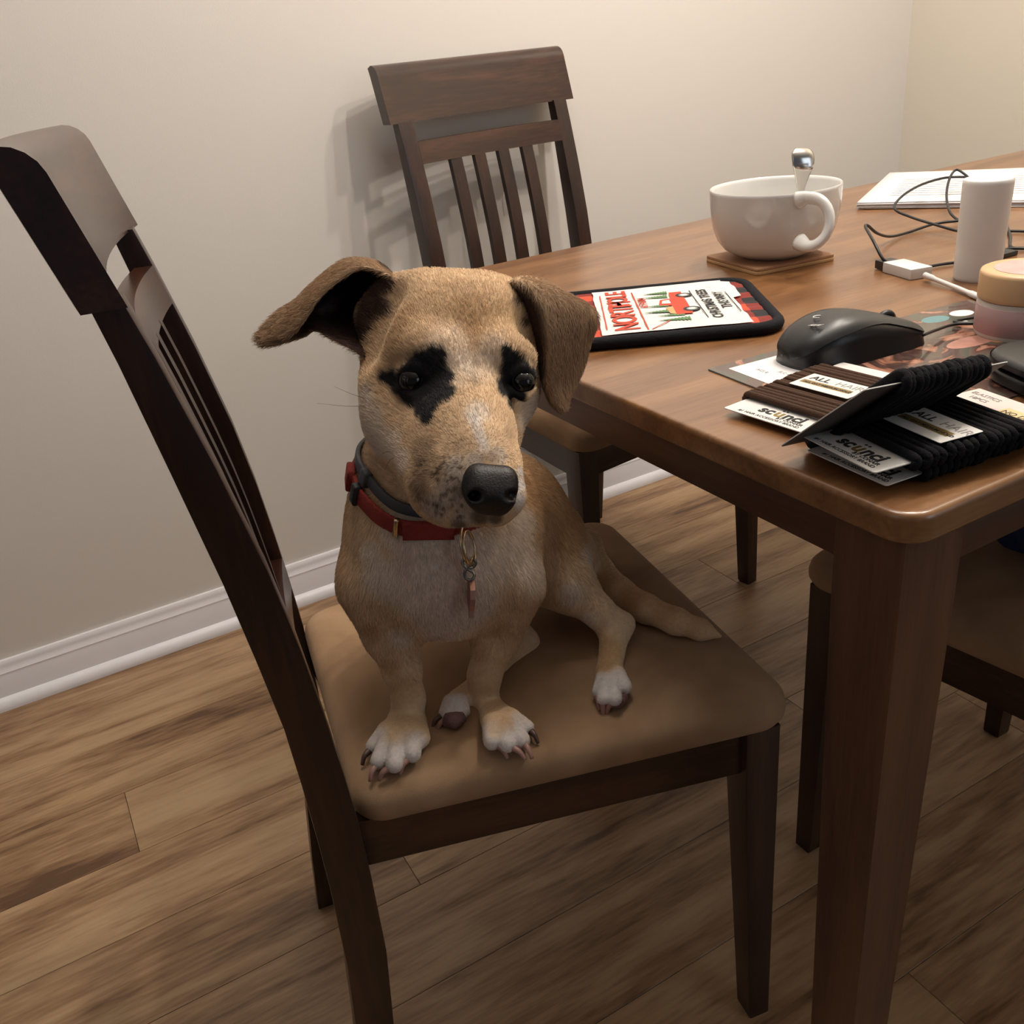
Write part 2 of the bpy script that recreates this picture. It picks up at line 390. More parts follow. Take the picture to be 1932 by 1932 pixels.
chairB = make_chair('dark wooden dining chair with four visible slats standing against the pale wall behind the table', GC, (.897, 1.610, 0), math.radians(-90 + 7.0)); chairB.scale = (1.03, 1.05, 1.024)
chairC = make_chair('dark wooden dining chair pushed under the table, mostly hidden behind the table leg', GC, (.942, .268, 0), math.radians(90))

# ------------------------------------------------------------------ table
TX0, TX1, TY0, TY1 = .438, 1.965, .325, 1.252
t = empty('dining_table', (TX0 + .45, TY0 + .45, 0)); tag(t, 'reddish brown wooden dining table with square tapered legs', 'table')
def tp(o): o.location = (-(TX0 + .45), -(TY0 + .45), 0); return o
out = rrect(TX1 - TX0, TY1 - TY0, .022, 8, (TX0 + TX1) / 2, (TY0 + TY1) / 2)
def edge_slab():
    out_ = np.array(out); rings = []
    c = np.array([(TX0 + TX1) / 2, (TY0 + TY1) / 2])
    def inset(d):
        w_, h_ = TX1 - TX0 - 2 * d, TY1 - TY0 - 2 * d
        return rrect(w_, h_, max(.022 - d, .006), 8, c[0], c[1])
    for d, z in ((.004, .7275), (.001, .7290), (0, .7305), (0, .7315), (0, .7445), (0, .7455), (.0003, .7470), (.0012, .7486), (.0026, .7496), (.0042, .75), (.0060, .75)):
        rings.append([(p[0], p[1], z) for p in inset(d)])
    return sweep(rings)
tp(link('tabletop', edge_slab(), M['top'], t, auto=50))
def table_leg(xo, yo, sx, sy):
    rings = []
    for z, wd in ((0, .044), (.2, .047), (.45, .053), (.66, .058), (.7275, .058)):
        rings.append([(xo + sx * wd * i, yo + sy * wd * j, z) for i, j in ((0, 0), (1, 0), (1, 1), (0, 1))])
    me = sweep(rings); bm = bmesh.new(); bm.from_mesh(me)
    bmesh.ops.bevel(bm, geom=[e for e in bm.edges if abs(e.verts[0].co.z - e.verts[1].co.z) > .003], offset=.0025, segments=2, affect='EDGES', profile=.7)
    return bm_me(bm)
for (xo, sx) in ((.446, 1), (TX1 - .008, -1)):
    for (yo, sy) in ((.334, 1), (TY1 - .009, -1)):
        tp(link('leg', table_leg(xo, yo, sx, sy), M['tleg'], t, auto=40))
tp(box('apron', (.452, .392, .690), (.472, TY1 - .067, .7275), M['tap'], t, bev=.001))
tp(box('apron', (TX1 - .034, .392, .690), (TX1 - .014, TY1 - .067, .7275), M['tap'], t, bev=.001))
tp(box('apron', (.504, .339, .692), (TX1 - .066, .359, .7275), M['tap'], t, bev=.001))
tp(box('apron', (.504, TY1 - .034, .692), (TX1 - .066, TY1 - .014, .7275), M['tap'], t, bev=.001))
# ------------------------------------------------------------------ things on the table
TZ = .75
def root(name, loc, label, cat, rz=0, group=None): return tag(empty(name, tuple(map(float, loc)), rz), label, cat, group)
# coaster
r = root('coaster', (.891, .925, TZ), 'square brown coaster under the big white mug', 'coaster', math.radians(-8))
link('cork_base', slab_me(rrect(.120, .120, .004, 4), 0, .0045, .001), M['tan_ink'], r, auto=50)
link('printed_face', slab_me(rrect(.1195, .1195, .004, 4), .0045, .0085, .001), M['cork'], r, auto=50)
# mug
CUP = (.895, .921, TZ + .0085)
r = root('mug', CUP, 'wide white ceramic mug with a loop handle on brown coaster', 'mug')
prof_out = [(.001, .0), (.036, 0), (.0405, .001), (.0420, .003), (.0535, .006), (.0645, .013), (.0730, .024), (.0783, .038), (.0815, .054), (.0827, .070), (.0830, .084), (.0832, .0870), (.0822, .0885), (.0806, .0878), (.0795, .084), (.0788, .070), (.0775, .054), (.0740, .038), (.0665, .022), (.052, .011), (.020, .007), (.001, .0065)]
link('bowl', lathe_me(prof_out, 96), M['ceramic'], r, auto=60)
hp = [(1506, 378, 1.108), (1524, 373, 1.096), (1547, 378, 1.080), (1562, 396, 1.074), (1565, 422, 1.075), (1556, 446, 1.080), (1538, 462, 1.088), (1522, 464, 1.098), (1508, 456, 1.114)]
hpts = catmull([at(*p) for p in hp], 6) - np.array(CUP)
link('handle', tube_me(hpts, np.interp(np.arange(len(hpts)), [0, 6, 30, len(hpts) - 7, len(hpts) - 1], [.0080, .0055, .0050, .0055, .0078]), 14, flat=1.35), M['ceramic'], r, smooth=True)
# spoon
sp0 = at(1516, 300, 1.150)
r = root('spoon', tuple(sp0), 'steel spoon standing in white mug, its rounded handle end up', 'spoon')
rows = [(1514, 279, 1.150, 12), (1515, 282, 1.148, 18), (1515.5, 290, 1.146, 22.5), (1516, 303, 1.147, 22.5), (1515, 318, 1.150, 19.5), (1513, 335, 1.157, 13.5), (1511, 352, 1.164, 9), (1508, 372, 1.172, 6), (1503, 400, 1.184, 6), (1497, 430, 1.197, 7)]
ax_s = nrm(R_ + V_ * .15); rings = []
rr_ = catmull(rows, 4)
for q in rr_:
    c_ = at(q[0], q[1], q[2]); hw = q[3] * q[2] / FPX; ring = []
    for k in range(10):
        a = 2 * PI * k / 10; dish = .0010 * (math.cos(a) ** 2) * (hw / .012)
        ring.append(c_ - sp0 + ax_s * hw * math.cos(a) + V_ * (.0008 * math.sin(a) + dish))
    rings.append(ring)
link('spoon_handle', sweep(rings), M['steel'], r, smooth=True)
bw_ = at(1497, 430, 1.197) - sp0; bb = []
bm = bmesh.new(); bmesh.ops.create_uvsphere(bm, u_segments=20, v_segments=10, radius=1)
for v in bm.verts: v.co = Vector(bw_ + np.array([.002, .006, -.006])) + Vector((v.co.x * .010, v.co.y * .016, v.co.z * .003))
link('spoon_bowl', bm_me(bm), M['steel'], r, smooth=True)

# ---- quilted pot holder (local x = along its length, y = across)
def plaid():
    m, nt, b = new_mat('buffalo_plaid'); N = nt.nodes.new; L = nt.links.new
    tc = N('ShaderNodeTexCoord'); sx = N('ShaderNodeSeparateXYZ'); L(tc.outputs['Object'], sx.inputs[0]); outs = []
    for i, ph in ((0, .003), (1, .012)):
        a = N('ShaderNodeMath'); a.operation = 'MULTIPLY_ADD'; a.inputs[1].default_value = 1 / .052; a.inputs[2].default_value = ph * 20 + 10; L(sx.outputs[i], a.inputs[0])
        f = N('ShaderNodeMath'); f.operation = 'FRACT'; L(a.outputs[0], f.inputs[0]); g = N('ShaderNodeMath'); g.operation = 'GREATER_THAN'; g.inputs[1].default_value = .5; L(f.outputs[0], g.inputs[0]); outs.append(g)
    s = N('ShaderNodeMath'); s.operation = 'ADD'; L(outs[0].outputs[0], s.inputs[0]); L(outs[1].outputs[0], s.inputs[1])
    h = N('ShaderNodeMath'); h.operation = 'MULTIPLY'; h.inputs[1].default_value = .5; L(s.outputs[0], h.inputs[0])
    cr = N('ShaderNodeValToRGB'); cr.color_ramp.interpolation = 'CONSTANT'; e = cr.color_ramp.elements
    e[0].position = 0; e[0].color = (.016, .014, .016, 1); e[1].position = .9; e[1].color = (.52, .065, .028, 1); q = e.new(.4); q.color = (.20, .022, .015, 1)
    L(h.outputs[0], cr.inputs[0]); L(cr.outputs[0], b.inputs['Base Color']); b.inputs['Roughness'].default_value = .9
    return m
M['plaid'] = plaid()
pa = np.array([.86, -.51]); PC = np.array([.617, .820])
r = root('pot_holder', (PC[0], PC[1], TZ), 'rectangular pot holder with red plaid ends, black binding and printed white panel', 'pot holder', math.atan2(pa[1], pa[0]))
X0, X1, Y0, Y1 = -.122, .128, -.108, .112
oc = rrect(X1 - X0 - .012, Y1 - Y0 - .012, .026, 8, (X0 + X1) / 2, (Y0 + Y1) / 2)
link('backing', slab_me(oc, .0005, .006, .002), M['black_cloth'], r, auto=60)
# plaid top with soft channels
nx, ny = 60, 44; vs = []; fs = []
def inside(x, y):
    cx, cy = (X0 + X1) / 2, (Y0 + Y1) / 2; hx, hy = (X1 - X0) / 2 - .012, (Y1 - Y0) / 2 - .012; rad_ = .022
    qx = max(abs(x - cx) - hx + rad_, 0); qy = max(abs(y - cy) - hy + rad_, 0); return math.hypot(qx, qy) <= rad_ + .001
ids = {}
for i in range(nx + 1):
    for j in range(ny + 1):
        x = X0 + .009 + (X1 - X0 - .018) * i / nx; y = Y0 + .009 + (Y1 - Y0 - .018) * j / ny
        vs.append((x, y, .0088 + .0014 * abs(math.sin(y * 150 + math.sin(x * 30))) * (1 if x > .08 or x < -.05 else .2)))
for i in range(nx):
    for j in range(ny):
        k = i * (ny + 1) + j; c_ = ((vs[k][0] + vs[k + ny + 2][0]) / 2, (vs[k][1] + vs[k + ny + 2][1]) / 2)
        if inside(*c_): fs.append((k, k + ny + 1, k + ny + 2, k + 1))
link('plaid_cloth', pyd(vs, fs), M['plaid'], r, smooth=True)
link('binding', tube_me([(p[0], p[1], .0066) for p in rrect(X1 - X0 - .013, Y1 - Y0 - .013, .028, 10, (X0 + X1) / 2, (Y0 + Y1) / 2)], .0066, 10, True), M['black_cloth'], r, smooth=True)
# white panel, slightly wavy edge
wv = []; WN = 40
def wave(t): return .0005 * math.sin(t * 11) + .0003 * math.sin(t * 23 + 1)
xs0, xs1, ys0, ys1 = -.062, .093, -.092, .098
g = []
for i in range(WN + 1):
    for j in range(WN + 1):
        u, v = i / WN, j / WN
        x = xs0 + (xs1 - xs0) * u + wave(v * 1.7) * (u - .5) * 2 + (.010 * (v > .55) * (v < .96) * max(0, u - .9) / .1); y = ys0 + (ys1 - ys0) * v + wave(u * 1.3 + 3) * (v - .5) * 2
        g.append((x, y, .0118 + .0005 * math.sin(v * 30 + u * 3)))
f_ = [(i * (WN + 1) + j, (i + 1) * (WN + 1) + j, (i + 1) * (WN + 1) + j + 1, i * (WN + 1) + j + 1) for i in range(WN) for j in range(WN)]
pn = link('white_panel', pyd(g, f_), M['white_cloth'], r, smooth=True)
ZP = .0128
def ptext(body, size, mat, x, y, bold=0.0, sp=1.0, shear=0.0):
    """reads along +y, tops of the letters towards -x"""
    return text('print', body, size, mat, pn, (x, y, ZP), PI / 2, bold=bold, space=sp, shear=shear)
ptext('NORTH', .0375, M['red_ink'], -.022, -.084, .0008, .86); ptext('POLE', .0330, M['red_ink'], -.024, .017, .0008, .86)
ptext('& FARM', .013, M['red_ink'], -.004, .000, .0002)
def bar2(x0, y0, x1, y1, w_, mat, nm='print', z=ZP, par=None):
    d_ = nrm([x1 - x0, y1 - y0]); n_ = np.array([-d_[1], d_[0]]) * w_ / 2; a_ = np.array([x0, y0]); b_ = np.array([x1, y1])
    return link(nm, pyd([(*(a_ - n_), z), (*(b_ - n_), z), (*(b_ + n_), z), (*(a_ + n_), z)], [(0, 1, 2, 3)]), mat, par or pn)
bar2(-.014, -.088, -.016, .075, .0016, M['red_ink']); bar2(-.056, -.075, -.054, .072, .0014, M['red_ink'])
bar2(-.010, -.088, .012, -.060, .0016, M['red_ink'])
ptext('CHRISTMAS TREES', .0155, M['black_ink'], .068, -.066, .0003, .98, .1); ptext('THIS WAY', .0155, M['black_ink'], .084, -.030, .0003, 1, .1)
bar2(.052, -.062, .050, .060, .0010, M['black_ink']); bar2(.089, -.050, .088, .040, .0010, M['black_ink']); bar2(.070, .068, .078, .068, .0008, M['black_ink'])
def poly(name, pts, mat, z=ZP): return link(name, pyd([(p[0], p[1], z) for p in pts], [tuple(range(len(pts)))]), mat, pn)
# fir trees pointing to -x
rt = random.Random(5)
for (bx, cy_, L_, W_) in ((.034, -.058, .034, .0085), (.030, -.040, .030, .0075), (.022, -.022, .034, .0085), (.018, .002, .026, .008), (.022, .042, .030, .009), (.024, .060, .028, .0075)):
    pts_ = []; n_ = 9
    for k in range(n_):
        x = bx - L_ * k / n_; w_ = W_ * (1 - k / n_); pts_ += [(x, cy_ + w_), (x - L_ / n_ * .7, cy_ + w_ * .45)]
    pts_.append((bx - L_, cy_))
    for k in range(n_ - 1, -1, -1):
        x = bx - L_ * k / n_; w_ = W_ * (1 - k / n_); pts_ += [(x - L_ / n_ * .7, cy_ - w_ * .45), (x, cy_ - w_)]
    poly('print', pts_, M['green_ink'], ZP + .00005 * (rt.random()))
def disc(name, cx, cy_, rad_, mat, z, par=None, ry=None):
    return link(name, pyd([(cx + rad_ * math.cos(a), cy_ + (ry or rad_) * math.sin(a), z) for a in np.linspace(0, 2 * PI, 24, endpoint=False)], [tuple(range(24))]), mat, par or pn)
# little red pickup seen from the side, roof towards -x
poly('print', [(.040, -.040), (.040, .058), (.026, .058), (.024, .030), (.012, .027), (.008, .004), (.022, -.002), (.022, -.040)], M['red_ink'], ZP + .0001)
poly('print', [(.022, .008), (.022, .024), (.014, .022), (.012, .010)], M['white_cloth'], ZP + .0002)
poly('print', [(.022, -.038), (.022, -.004), (.014, -.010), (.016, -.034)], M['tan_ink'], ZP + .00015)
for cy_ in (-.022, .040):
    disc('print', .041, cy_, .0095, M['black_ink'], ZP + .0003); disc('print', .041, cy_, .0060, M['grey_ink'], ZP + .0004); disc('print', .041, cy_, .0040, M['white_cloth'], ZP + .0005)

# ---- computer mouse
MR = np.array([.593, .590]); MF = np.array([.715, .575])
md = nrm(MF - MR)
r = root('computer_mouse', (MR[0], MR[1], TZ + .0015), 'grey and black corded computer mouse resting on the glossy magazine', 'mouse', math.atan2(md[1], md[0]))
SL = 1.0
st = [(0, .006, .013), (.003, .018, .019), (.010, .0265, .026), (.022, .0325, .0335), (.040, .0355, .0395), (.058, .0355, .0405), (.078, .0345, .0370), (.100, .0335, .0305), (.120, .0320, .0235), (.133, .0290, .0185), (.139, .0240, .0150), (.1405, .0180, .0120)]
st = catmull([(a_ * SL, b_, c_ * .98) for a_, b_, c_ in st], 3)
def msec(x, w_, h_, a0, a1, n_, grow=0.0, waist=.0):
    out_ = []
    for k in range(n_ + 1):
        a = math.radians(a0 + (a1 - a0) * k / n_); c_, s_ = math.cos(a), math.sin(a)
        yy = (w_ + grow) * math.copysign(abs(c_) ** .62, c_); zz = (h_ + grow) * (abs(s_) ** .72)
        yy *= 1 - waist * math.exp(-((zz / h_ - .35) / .25) ** 2)
        out_.append((x, yy, max(zz, 0)))
    return out_
link('base', sweep([msec(x, w_, h_, 0, 180, 24, 0, .07) for x, w_, h_ in st]), M['mouse_side'], r, auto=60)
rings = []
for x, w_, h_ in st:
    lo_a = np.interp(x / SL, [0, .02, .05, .09, .12, .141], [30, 38, 40, 52, 44, 30])
    top_ = msec(x, w_, h_, lo_a, 180 - lo_a, 20, .0011); bot_ = msec(x, w_, h_, lo_a, 180 - lo_a, 20, -.0015)
    rings.append(top_ + bot_[::-1])
link('shell', sweep(rings), M['mouse_top'], r, auto=50)
rings = []
wh_ = link('scroll_wheel', tube_me([(.113 + .0075 * math.cos(a), 0, .0215 + .0065 * math.sin(a)) for a in np.linspace(0, 2 * PI, 24, endpoint=False)], .0035, 8, True), M['black_rubber'], r, smooth=True)
lg = text('logo', 'logi', .0105, M['card'], r, (.020, -.003, .0350), PI / 2 + PI, bold=.0002); lg.rotation_euler = (math.radians(0), math.radians(-12), -PI / 2)
lg2 = link('logo', tube_me([(.0085 * .5 * math.cos(a) + .034, .0032 * math.sin(a) + .001, .0396) for a in np.linspace(.3, 4.6, 14)], .0006, 5), M['card'], r, smooth=True)
cbl = [onz(1742, 632, .764), onz(1765, 623, .760), onz(1800, 612, .757), onz(1845, 610, .757), (.79, .565, .7555), (.84, .56, .7545), (.93, .58, .754)]
rc = np.array([MR[0], MR[1], TZ + .0015]); ca_ = math.atan2(md[1], md[0])
def to_local(P_, o_, a_):
    P_ = np.asarray(P_) - o_; return np.stack([P_[:, 0] * math.cos(a_) + P_[:, 1] * math.sin(a_), -P_[:, 0] * math.sin(a_) + P_[:, 1] * math.cos(a_), P_[:, 2]], 1)
link('cable', tube_me(to_local(catmull(cbl, 8), rc, ca_), .0016, 8), M['black_rubber'], r, smooth=True)

# ---- magazine with glossy cover
def cover():
    m, nt, b = new_mat('magazine_cover'); N = nt.nodes.new; L = nt.links.new
    tc = N('ShaderNodeTexCoord'); n1 = N('ShaderNodeTexNoise'); n1.inputs['Scale'].default_value = 14; n1.inputs['Detail'].default_value = 8; n1.inputs['Distortion'].default_value = 2.2
    L(tc.outputs['Object'], n1.inputs['Vector']); cr = N('ShaderNodeValToRGB'); e = cr.color_ramp.elements
    cols = [(.30, (.030, .040, .030)), (.42, (.075, .085, .060)), (.50, (.10, .055, .045)), (.56, (.045, .022, .020)), (.62, (.36, .16, .10)), (.70, (.52, .30, .22)), (.80, (.16, .20, .15))]
    e[0].position = cols[0][0]; e[0].color = (*cols[0][1], 1); e[1].position = cols[-1][0]; e[1].color = (*cols[-1][1], 1)
    for p_, c_ in cols[1:-1]: q = e.new(p_); q.color = (*c_, 1)
    L(n1.outputs['Fac'], cr.inputs[0]); L(cr.outputs[0], b.inputs['Base Color']); b.inputs['Roughness'].default_value = .22; b.inputs['Coat Weight'].default_value = .4
    return m
M['cover'] = cover()
mo = np.array([.541, .637, TZ]); ang = math.radians(-4)
r = root('magazine', mo, 'glossy magazine with a dark picture cover under the mouse', 'magazine', ang)
link('pages', slab_me(rrect(.335, .215, .002, 2, .1675, -.1075), 0, .0010, .0003), M['grey_ink'], r)
cv = link('cover', slab_me(rrect(.336, .216, .002, 2, .1678, -.1078), .0010, .0014, .0001), M['cover'], r)
lb = link('address_label', slab_me(rrect(.088, .130, .001, 2, .058, -.078), .0014, .0016, .00005), M['paper'], r)
for k, (x_, y_, s_) in enumerate(((.030, -.032, 'ACS 8'), (.040, -.050, '5LC 4 AUST F ST A F'), (.060, -.040, 'PRESORTED'))):
    text('print', s_, .0055, M['grey_ink'], lb, (x_, y_, .0017), -PI / 2)
for (x_, y_, rx_, ry_, mt) in ((.258, -.028, .016, .010, 'tealp'), (.292, -.030, .013, .010, 'card'), (.268, -.052, .006, .004, 'card'), (.225, -.100, .030, .012, 'skinp'), (.262, -.112, .026, .014, 'skinp2')):
    if mt == 'tealp' and mt not in M: M[mt] = plain('teal_print', (.12, .26, .28), .3)
    if mt == 'skinp' and mt not in M: M[mt] = plain('pink_print', (.46, .22, .17), .3, var=.4, bscale=70)
    if mt == 'skinp2' and mt not in M: M[mt] = plain('orange_print', (.52, .25, .11), .3, var=.4, bscale=90)
    disc('print', x_, y_, rx_, M[mt], .00145 + .00002 * rx_, cv, ry_)

# ---- hair tie cards. local x runs along the printed words, y up the card
def tie_card(label, org, xa, ya, W, L_, mat, y0, n, pitch, rad_, group='cards of hair ties', tag_at=None, back=False, loose=False, topcard=None, extra=0, seed=1, thick=.0035, face=True):
    t_ = empty('hair_tie_card', (0, 0, 0)); tag(t_, label, 'hair ties', group); frame(t_, org, xa, ya)
    link('card', slab_me(rrect(W, L_, .002, 3, W / 2, L_ / 2), -.0004, .0004, .0001), M['card'], t_)
    if back: link('card_back', slab_me(rrect(W - .0006, L_ - .0006, .002, 3, W / 2, L_ / 2), -.0007, -.0004, .0001), M['card_back'], t_)
    if face:
        xx = W * .30
        for tx_, mt_ in (('sc', M['black_ink']), ('u', M['gold_ink']), ('nci', M['black_ink'])):
            o_ = text('lettering', tx_, .0165, mt_, t_, (xx, .0125, .0005), bold=.0006); bx = [v.co.x for v in o_.data.vertices]
            if tx_ == 'u':
                for dx in (.28, .74): link('lettering', pyd([(xx + max(bx) * dx + .0012 * math.cos(a), .0245 + .0012 * math.sin(a), .0006) for a in np.linspace(0, 2 * PI, 12, endpoint=False)], [tuple(range(12))]), M['black_ink'], t_)
            xx += max(bx) + .0014
        text('lettering', 'BY CONAIR', .0048, M['black_ink'], t_, (W * .30 + .022, .0082, .0005), bold=.0001)
        text('lettering', '#1 HAIR ACCESSORY BRAND', .0046, M['black_ink'], t_, (W * .15, .0035, .0005), bold=.00005)
    rr2 = random.Random(seed); zc = .0004
    for k in range(n):
        y_ = y0 + pitch * (k + .5) + rr2.uniform(-.0006, .0006); hz = thick + rr2.uniform(-.0005, .0009); sk = rr2.uniform(-.0012, .0012); ext = rad_ * .9 + rr2.uniform(-.0005, .0012)
        pts_ = []
        for (px_, pz_) in rrect(W + 2 * ext, 2 * hz, hz * .95, 4, W / 2, 0):
            pts_.append((px_, y_ + sk * (px_ / W - .5) * 2 + (.0006 if pz_ > 0 else -.0006), pz_ + zc))
        link('hair_tie', tube_me(pts_, rad_ * .98, 7, True, flat=1.0), mat, t_, smooth=True)
    if tag_at:
        x0, x1, ya0, ya1 = tag_at; zt = thick + rad_ + .0012
        sl = link('label_strip', slab_me(rrect(x1 - x0, ya1 - ya0, .001, 2, (x0 + x1) / 2, (ya0 + ya1) / 2), zt, zt + .0005, .0001), M['card'], t_)
        text('lettering', 'ALL', .0115, M['black_ink'], sl, (x0 + .005, ya0 + (ya1 - ya0) * .60, zt + .0006), bold=.0002); text('lettering', 'HAIR', .0115, M['grey_ink'], sl, (x0 + .030, ya0 + (ya1 - ya0) * .60, zt + .0006), bold=0)
        gb = link('gold_bar', pyd([(x0 + .003, ya0 + (ya1 - ya0) * .28, zt + .0006), (x1 - .006, ya0 + (ya1 - ya0) * .28, zt + .0006), (x1 - .006, ya0 + (ya1 - ya0) * .50, zt + .0006), (x0 + .003, ya0 + (ya1 - ya0) * .50, zt + .0006)], [(0, 1, 2, 3)]), M['gold_ink'], sl)
        text('lettering', 'ALL DAY MEDIUM HOLD', .0042, M['black_ink'], sl, (x0 + .006, ya0 + (ya1 - ya0) * .33, zt + .0007), bold=.0001)
    if topcard:
        y1_ = L_ - topcard
        link('blush_panel', slab_me(rrect(W - .001, topcard, .001, 2, W / 2, y1_ + topcard / 2 - .0005), .0004, .0007, .0001), M['pink_card'], t_)
        link('yellow_panel', slab_me(rrect(W * .45, topcard * .5, .001, 2, W * .76, y1_ + topcard * .28), .0007, .0009, .00005), M['yellow_tag'], t_)
        text('lettering', 'ELASTICS', .0062, M['grey_ink'], t_, (.004, L_ - .012, .0009)); text('lettering', '18PCS', .0062, M['grey_ink'], t_, (.009, L_ - .020, .0009)); text('lettering', 'NO DAMAGE', .0075, M['black_ink'], t_, (W * .56, y1_ + topcard * .22, .0010))
    return t_
def card_from(pl_, pb_, z):
    a = onz(*pl_, z); b_ = onz(*pb_, z); w_ = np.linalg.norm(b_ - a); xa = nrm(b_ - a); ya = np.cross([0, 0, 1], xa); return a, xa, ya, w_
a, xa, ya, w_ = card_from((1365, 770), (1492, 810), TZ + .0060); W1 = .082
tie_card('card of brown hair ties lying flat on the table', a, xa, ya, W1, .150, M['tie_brown'], .024, 16, .0062, .0030, tag_at=(.014, .072, .062, .094), seed=2, thick=.0030)
a, xa, ya, w_ = card_from((1522, 850), (1672, 917), TZ + .0062)
tie_card('lower card of black hair ties beside the table corner, another card on top', a, xa, ya, w_, .162, M['tie_black'], .030, 16, .0062, .0031, seed=3, thick=.0032, topcard=.030)
a, xa, ya, w_ = card_from((1508, 820), (1650, 893), TZ + .0188)
tie_card('upper card of black hair ties with ALL HAIR label, stacked on another', a, xa, ya, w_, .162, M['tie_black'], .028, 15, .0066, .0033, tag_at=(.022, w_ - .001, .052, .088), seed=4, thick=.0034, topcard=.032)
Spt = onz(1472, 842, TZ + .0125); Ept = at(1632, 735, .575); Fpt = at(1897, 683, .635)
tie_card('card of black hair ties leaning on edge with its dark back showing', Spt, Ept - Spt, Fpt - Ept, float(np.linalg.norm(Ept - Spt)), float(np.linalg.norm(Fpt - Ept)) + .004, M['tie_black'], .030, 14, .0062, .0034, back=True, seed=5, thick=.0055, face=False)

# ---- black device case at the right edge
r = root('earphone_case', (.722, .405, TZ), 'rounded black plastic case at right edge of the picture beside black hair ties', 'case', math.radians(-20))
ol = rrect(.118, .092, .034, 8)
def plate(z0, z1, s, mat, nm, rb=.006): return link(nm, slab_me([(p[0] * s, p[1] * s) for p in ol], z0, z1, rb, 5), mat, r, auto=60)
plate(.001, .014, .97, M['mouse_side'], 'lower_shell', .005); plate(.0148, .026, 1.0, M['mouse_top'], 'lid', .0075)
box('catch', (-.016, -.0475, .010), (.016, -.043, .020), M['grey_plastic'], r, .001)

# ---- cream jar
r = root('cream_jar', (.812, .510, TZ), 'round jar with peach lid and dusty pink label', 'jar')
link('jar_body', lathe_me([(.001, 0), (.0385, 0), (.0400, .0012), (.0405, .004), (.0405, .033), (.0400, .0345), (.001, .0345)], 72), M['frost'], r, auto=50)
link('label', lathe_me([(.0407, .0052), (.0410, .0055), (.0410, .0300), (.0407, .0303)], 72), M['pink'], r, auto=50)
link('lid', lathe_me([(.001, .0352), (.0405, .0352), (.0412, .0360), (.0414, .0385), (.0414, .0575), (.0405, .0600), (.0380, .0612), (.001, .0612)], 72), M['peach'], r, auto=50)
link('lid_print', lathe_me([(.001, .0613), (.0300, .0613), (.0300, .0615), (.001, .0615)], 48), plain('lid_art', (.56, .38, .35), .5, var=.35, bscale=45), r)
# ---- white tube
r = root('lotion_tube', (.962, .667, TZ), 'plain white cylindrical bottle standing upright near the cables', 'bottle')
link('tube_body', lathe_me([(.001, 0), (.0232, 0), (.0242, .0015), (.0247, .004), (.0258, .104), (.0258, .1075), (.0248, .1090), (.0230, .1090), (.0220, .1082), (.001, .1022)], 72), M['tube'], r, auto=50)
# ---- white adapter with black plug
A0 = onz(1681, 500, TZ + .006); A1 = onz(1745, 518, TZ + .006); xa = nrm(A1 - A0)
r = root('charging_adapter', tuple(A0), 'white adapter block joined to a short white cable on table', 'adapter'); r.rotation_euler = (0, 0, math.atan2(xa[1], xa[0]))
LA = float(np.linalg.norm(A1 - A0))
box('adapter_block', (.004, -.0145, -.0058), (LA - .006, .0145, .0066), M['white_plastic'], r, .002)
cab = catmull([onz(1745, 519, TZ + .007), onz(1775, 531, TZ + .005), onz(1815, 547, TZ + .004), onz(1850, 562, TZ + .0035)], 6)
link('white_cable', tube_me(to_local(cab, np.array(A0), math.atan2(xa[1], xa[0])), np.interp(np.arange(len(cab)), [0, 3, 4, 14, 15, 18], [.0035, .0034, .0026, .0026, .0036, .0036]), 10), M['white_plastic'], r, smooth=True)
r2 = root('black_cable', tuple(A0), 'tangled thin black cable plugged into white adapter, looping behind white bottle', 'cable'); r2.rotation_euler = r.rotation_euler
box('plug', (-.016, -.0115, -.005), (.0055, .0115, .005), M['grey_plastic'], r2, .0012)
kz = TZ + .003
c1 = [(1676, 497, kz + .004), (1664, 486, kz + .012), (1648, 455, kz + .028), (1633, 428, kz + .036), (1638, 426, kz + .034), (1655, 440, kz + .018), (1680, 446, kz + .004), (1715, 438, kz), (1765, 422, kz + .003), (1820, 415, kz + .006), (1870, 405, kz), (1895, 420, kz), (1906, 445, kz), (1908, 466, kz), (1940, 468, kz)]
c2 = [(1960, 438, kz), (1905, 436, kz), (1850, 442, kz + .002), (1808, 436, kz + .006), (1765, 424, kz + .010), (1720, 410, kz + .012), (1688, 394, kz + .020), (1700, 372, kz + .028), (1735, 350, kz + .034), (1780, 336, kz + .036), (1820, 334, kz + .035), (1830, 338, kz + .03), (1815, 325, kz + .040), (1803, 321, kz + .042), (1792, 336, kz + .036), (1786, 365, kz + .024), (1790, 395, kz + .012), (1803, 412, kz + .004), (1830, 425, kz)]
c3 = [(1752, 503, kz), (1780, 498, kz), (1810, 494, kz), (1860, 485, kz), (1900, 470, kz), (1940, 469, kz)]
for c_ in (c1, c2, c3):
    P_ = catmull([onz(*p) for p in c_], 8); P_[:, 2] = np.maximum(P_[:, 2], TZ + .0021)
    link('cord', tube_me(to_local(P_, np.array(A0), math.atan2(xa[1], xa[0])), .0019, 8), M['black_rubber'], r2, smooth=True)
tag(box('phone_charger_end', (1.055, .700, TZ), (1.085, .725, TZ + .006), M['black_rubber'], None, .002), 'small black connector lying at the picture edge right of bottle', 'connector')

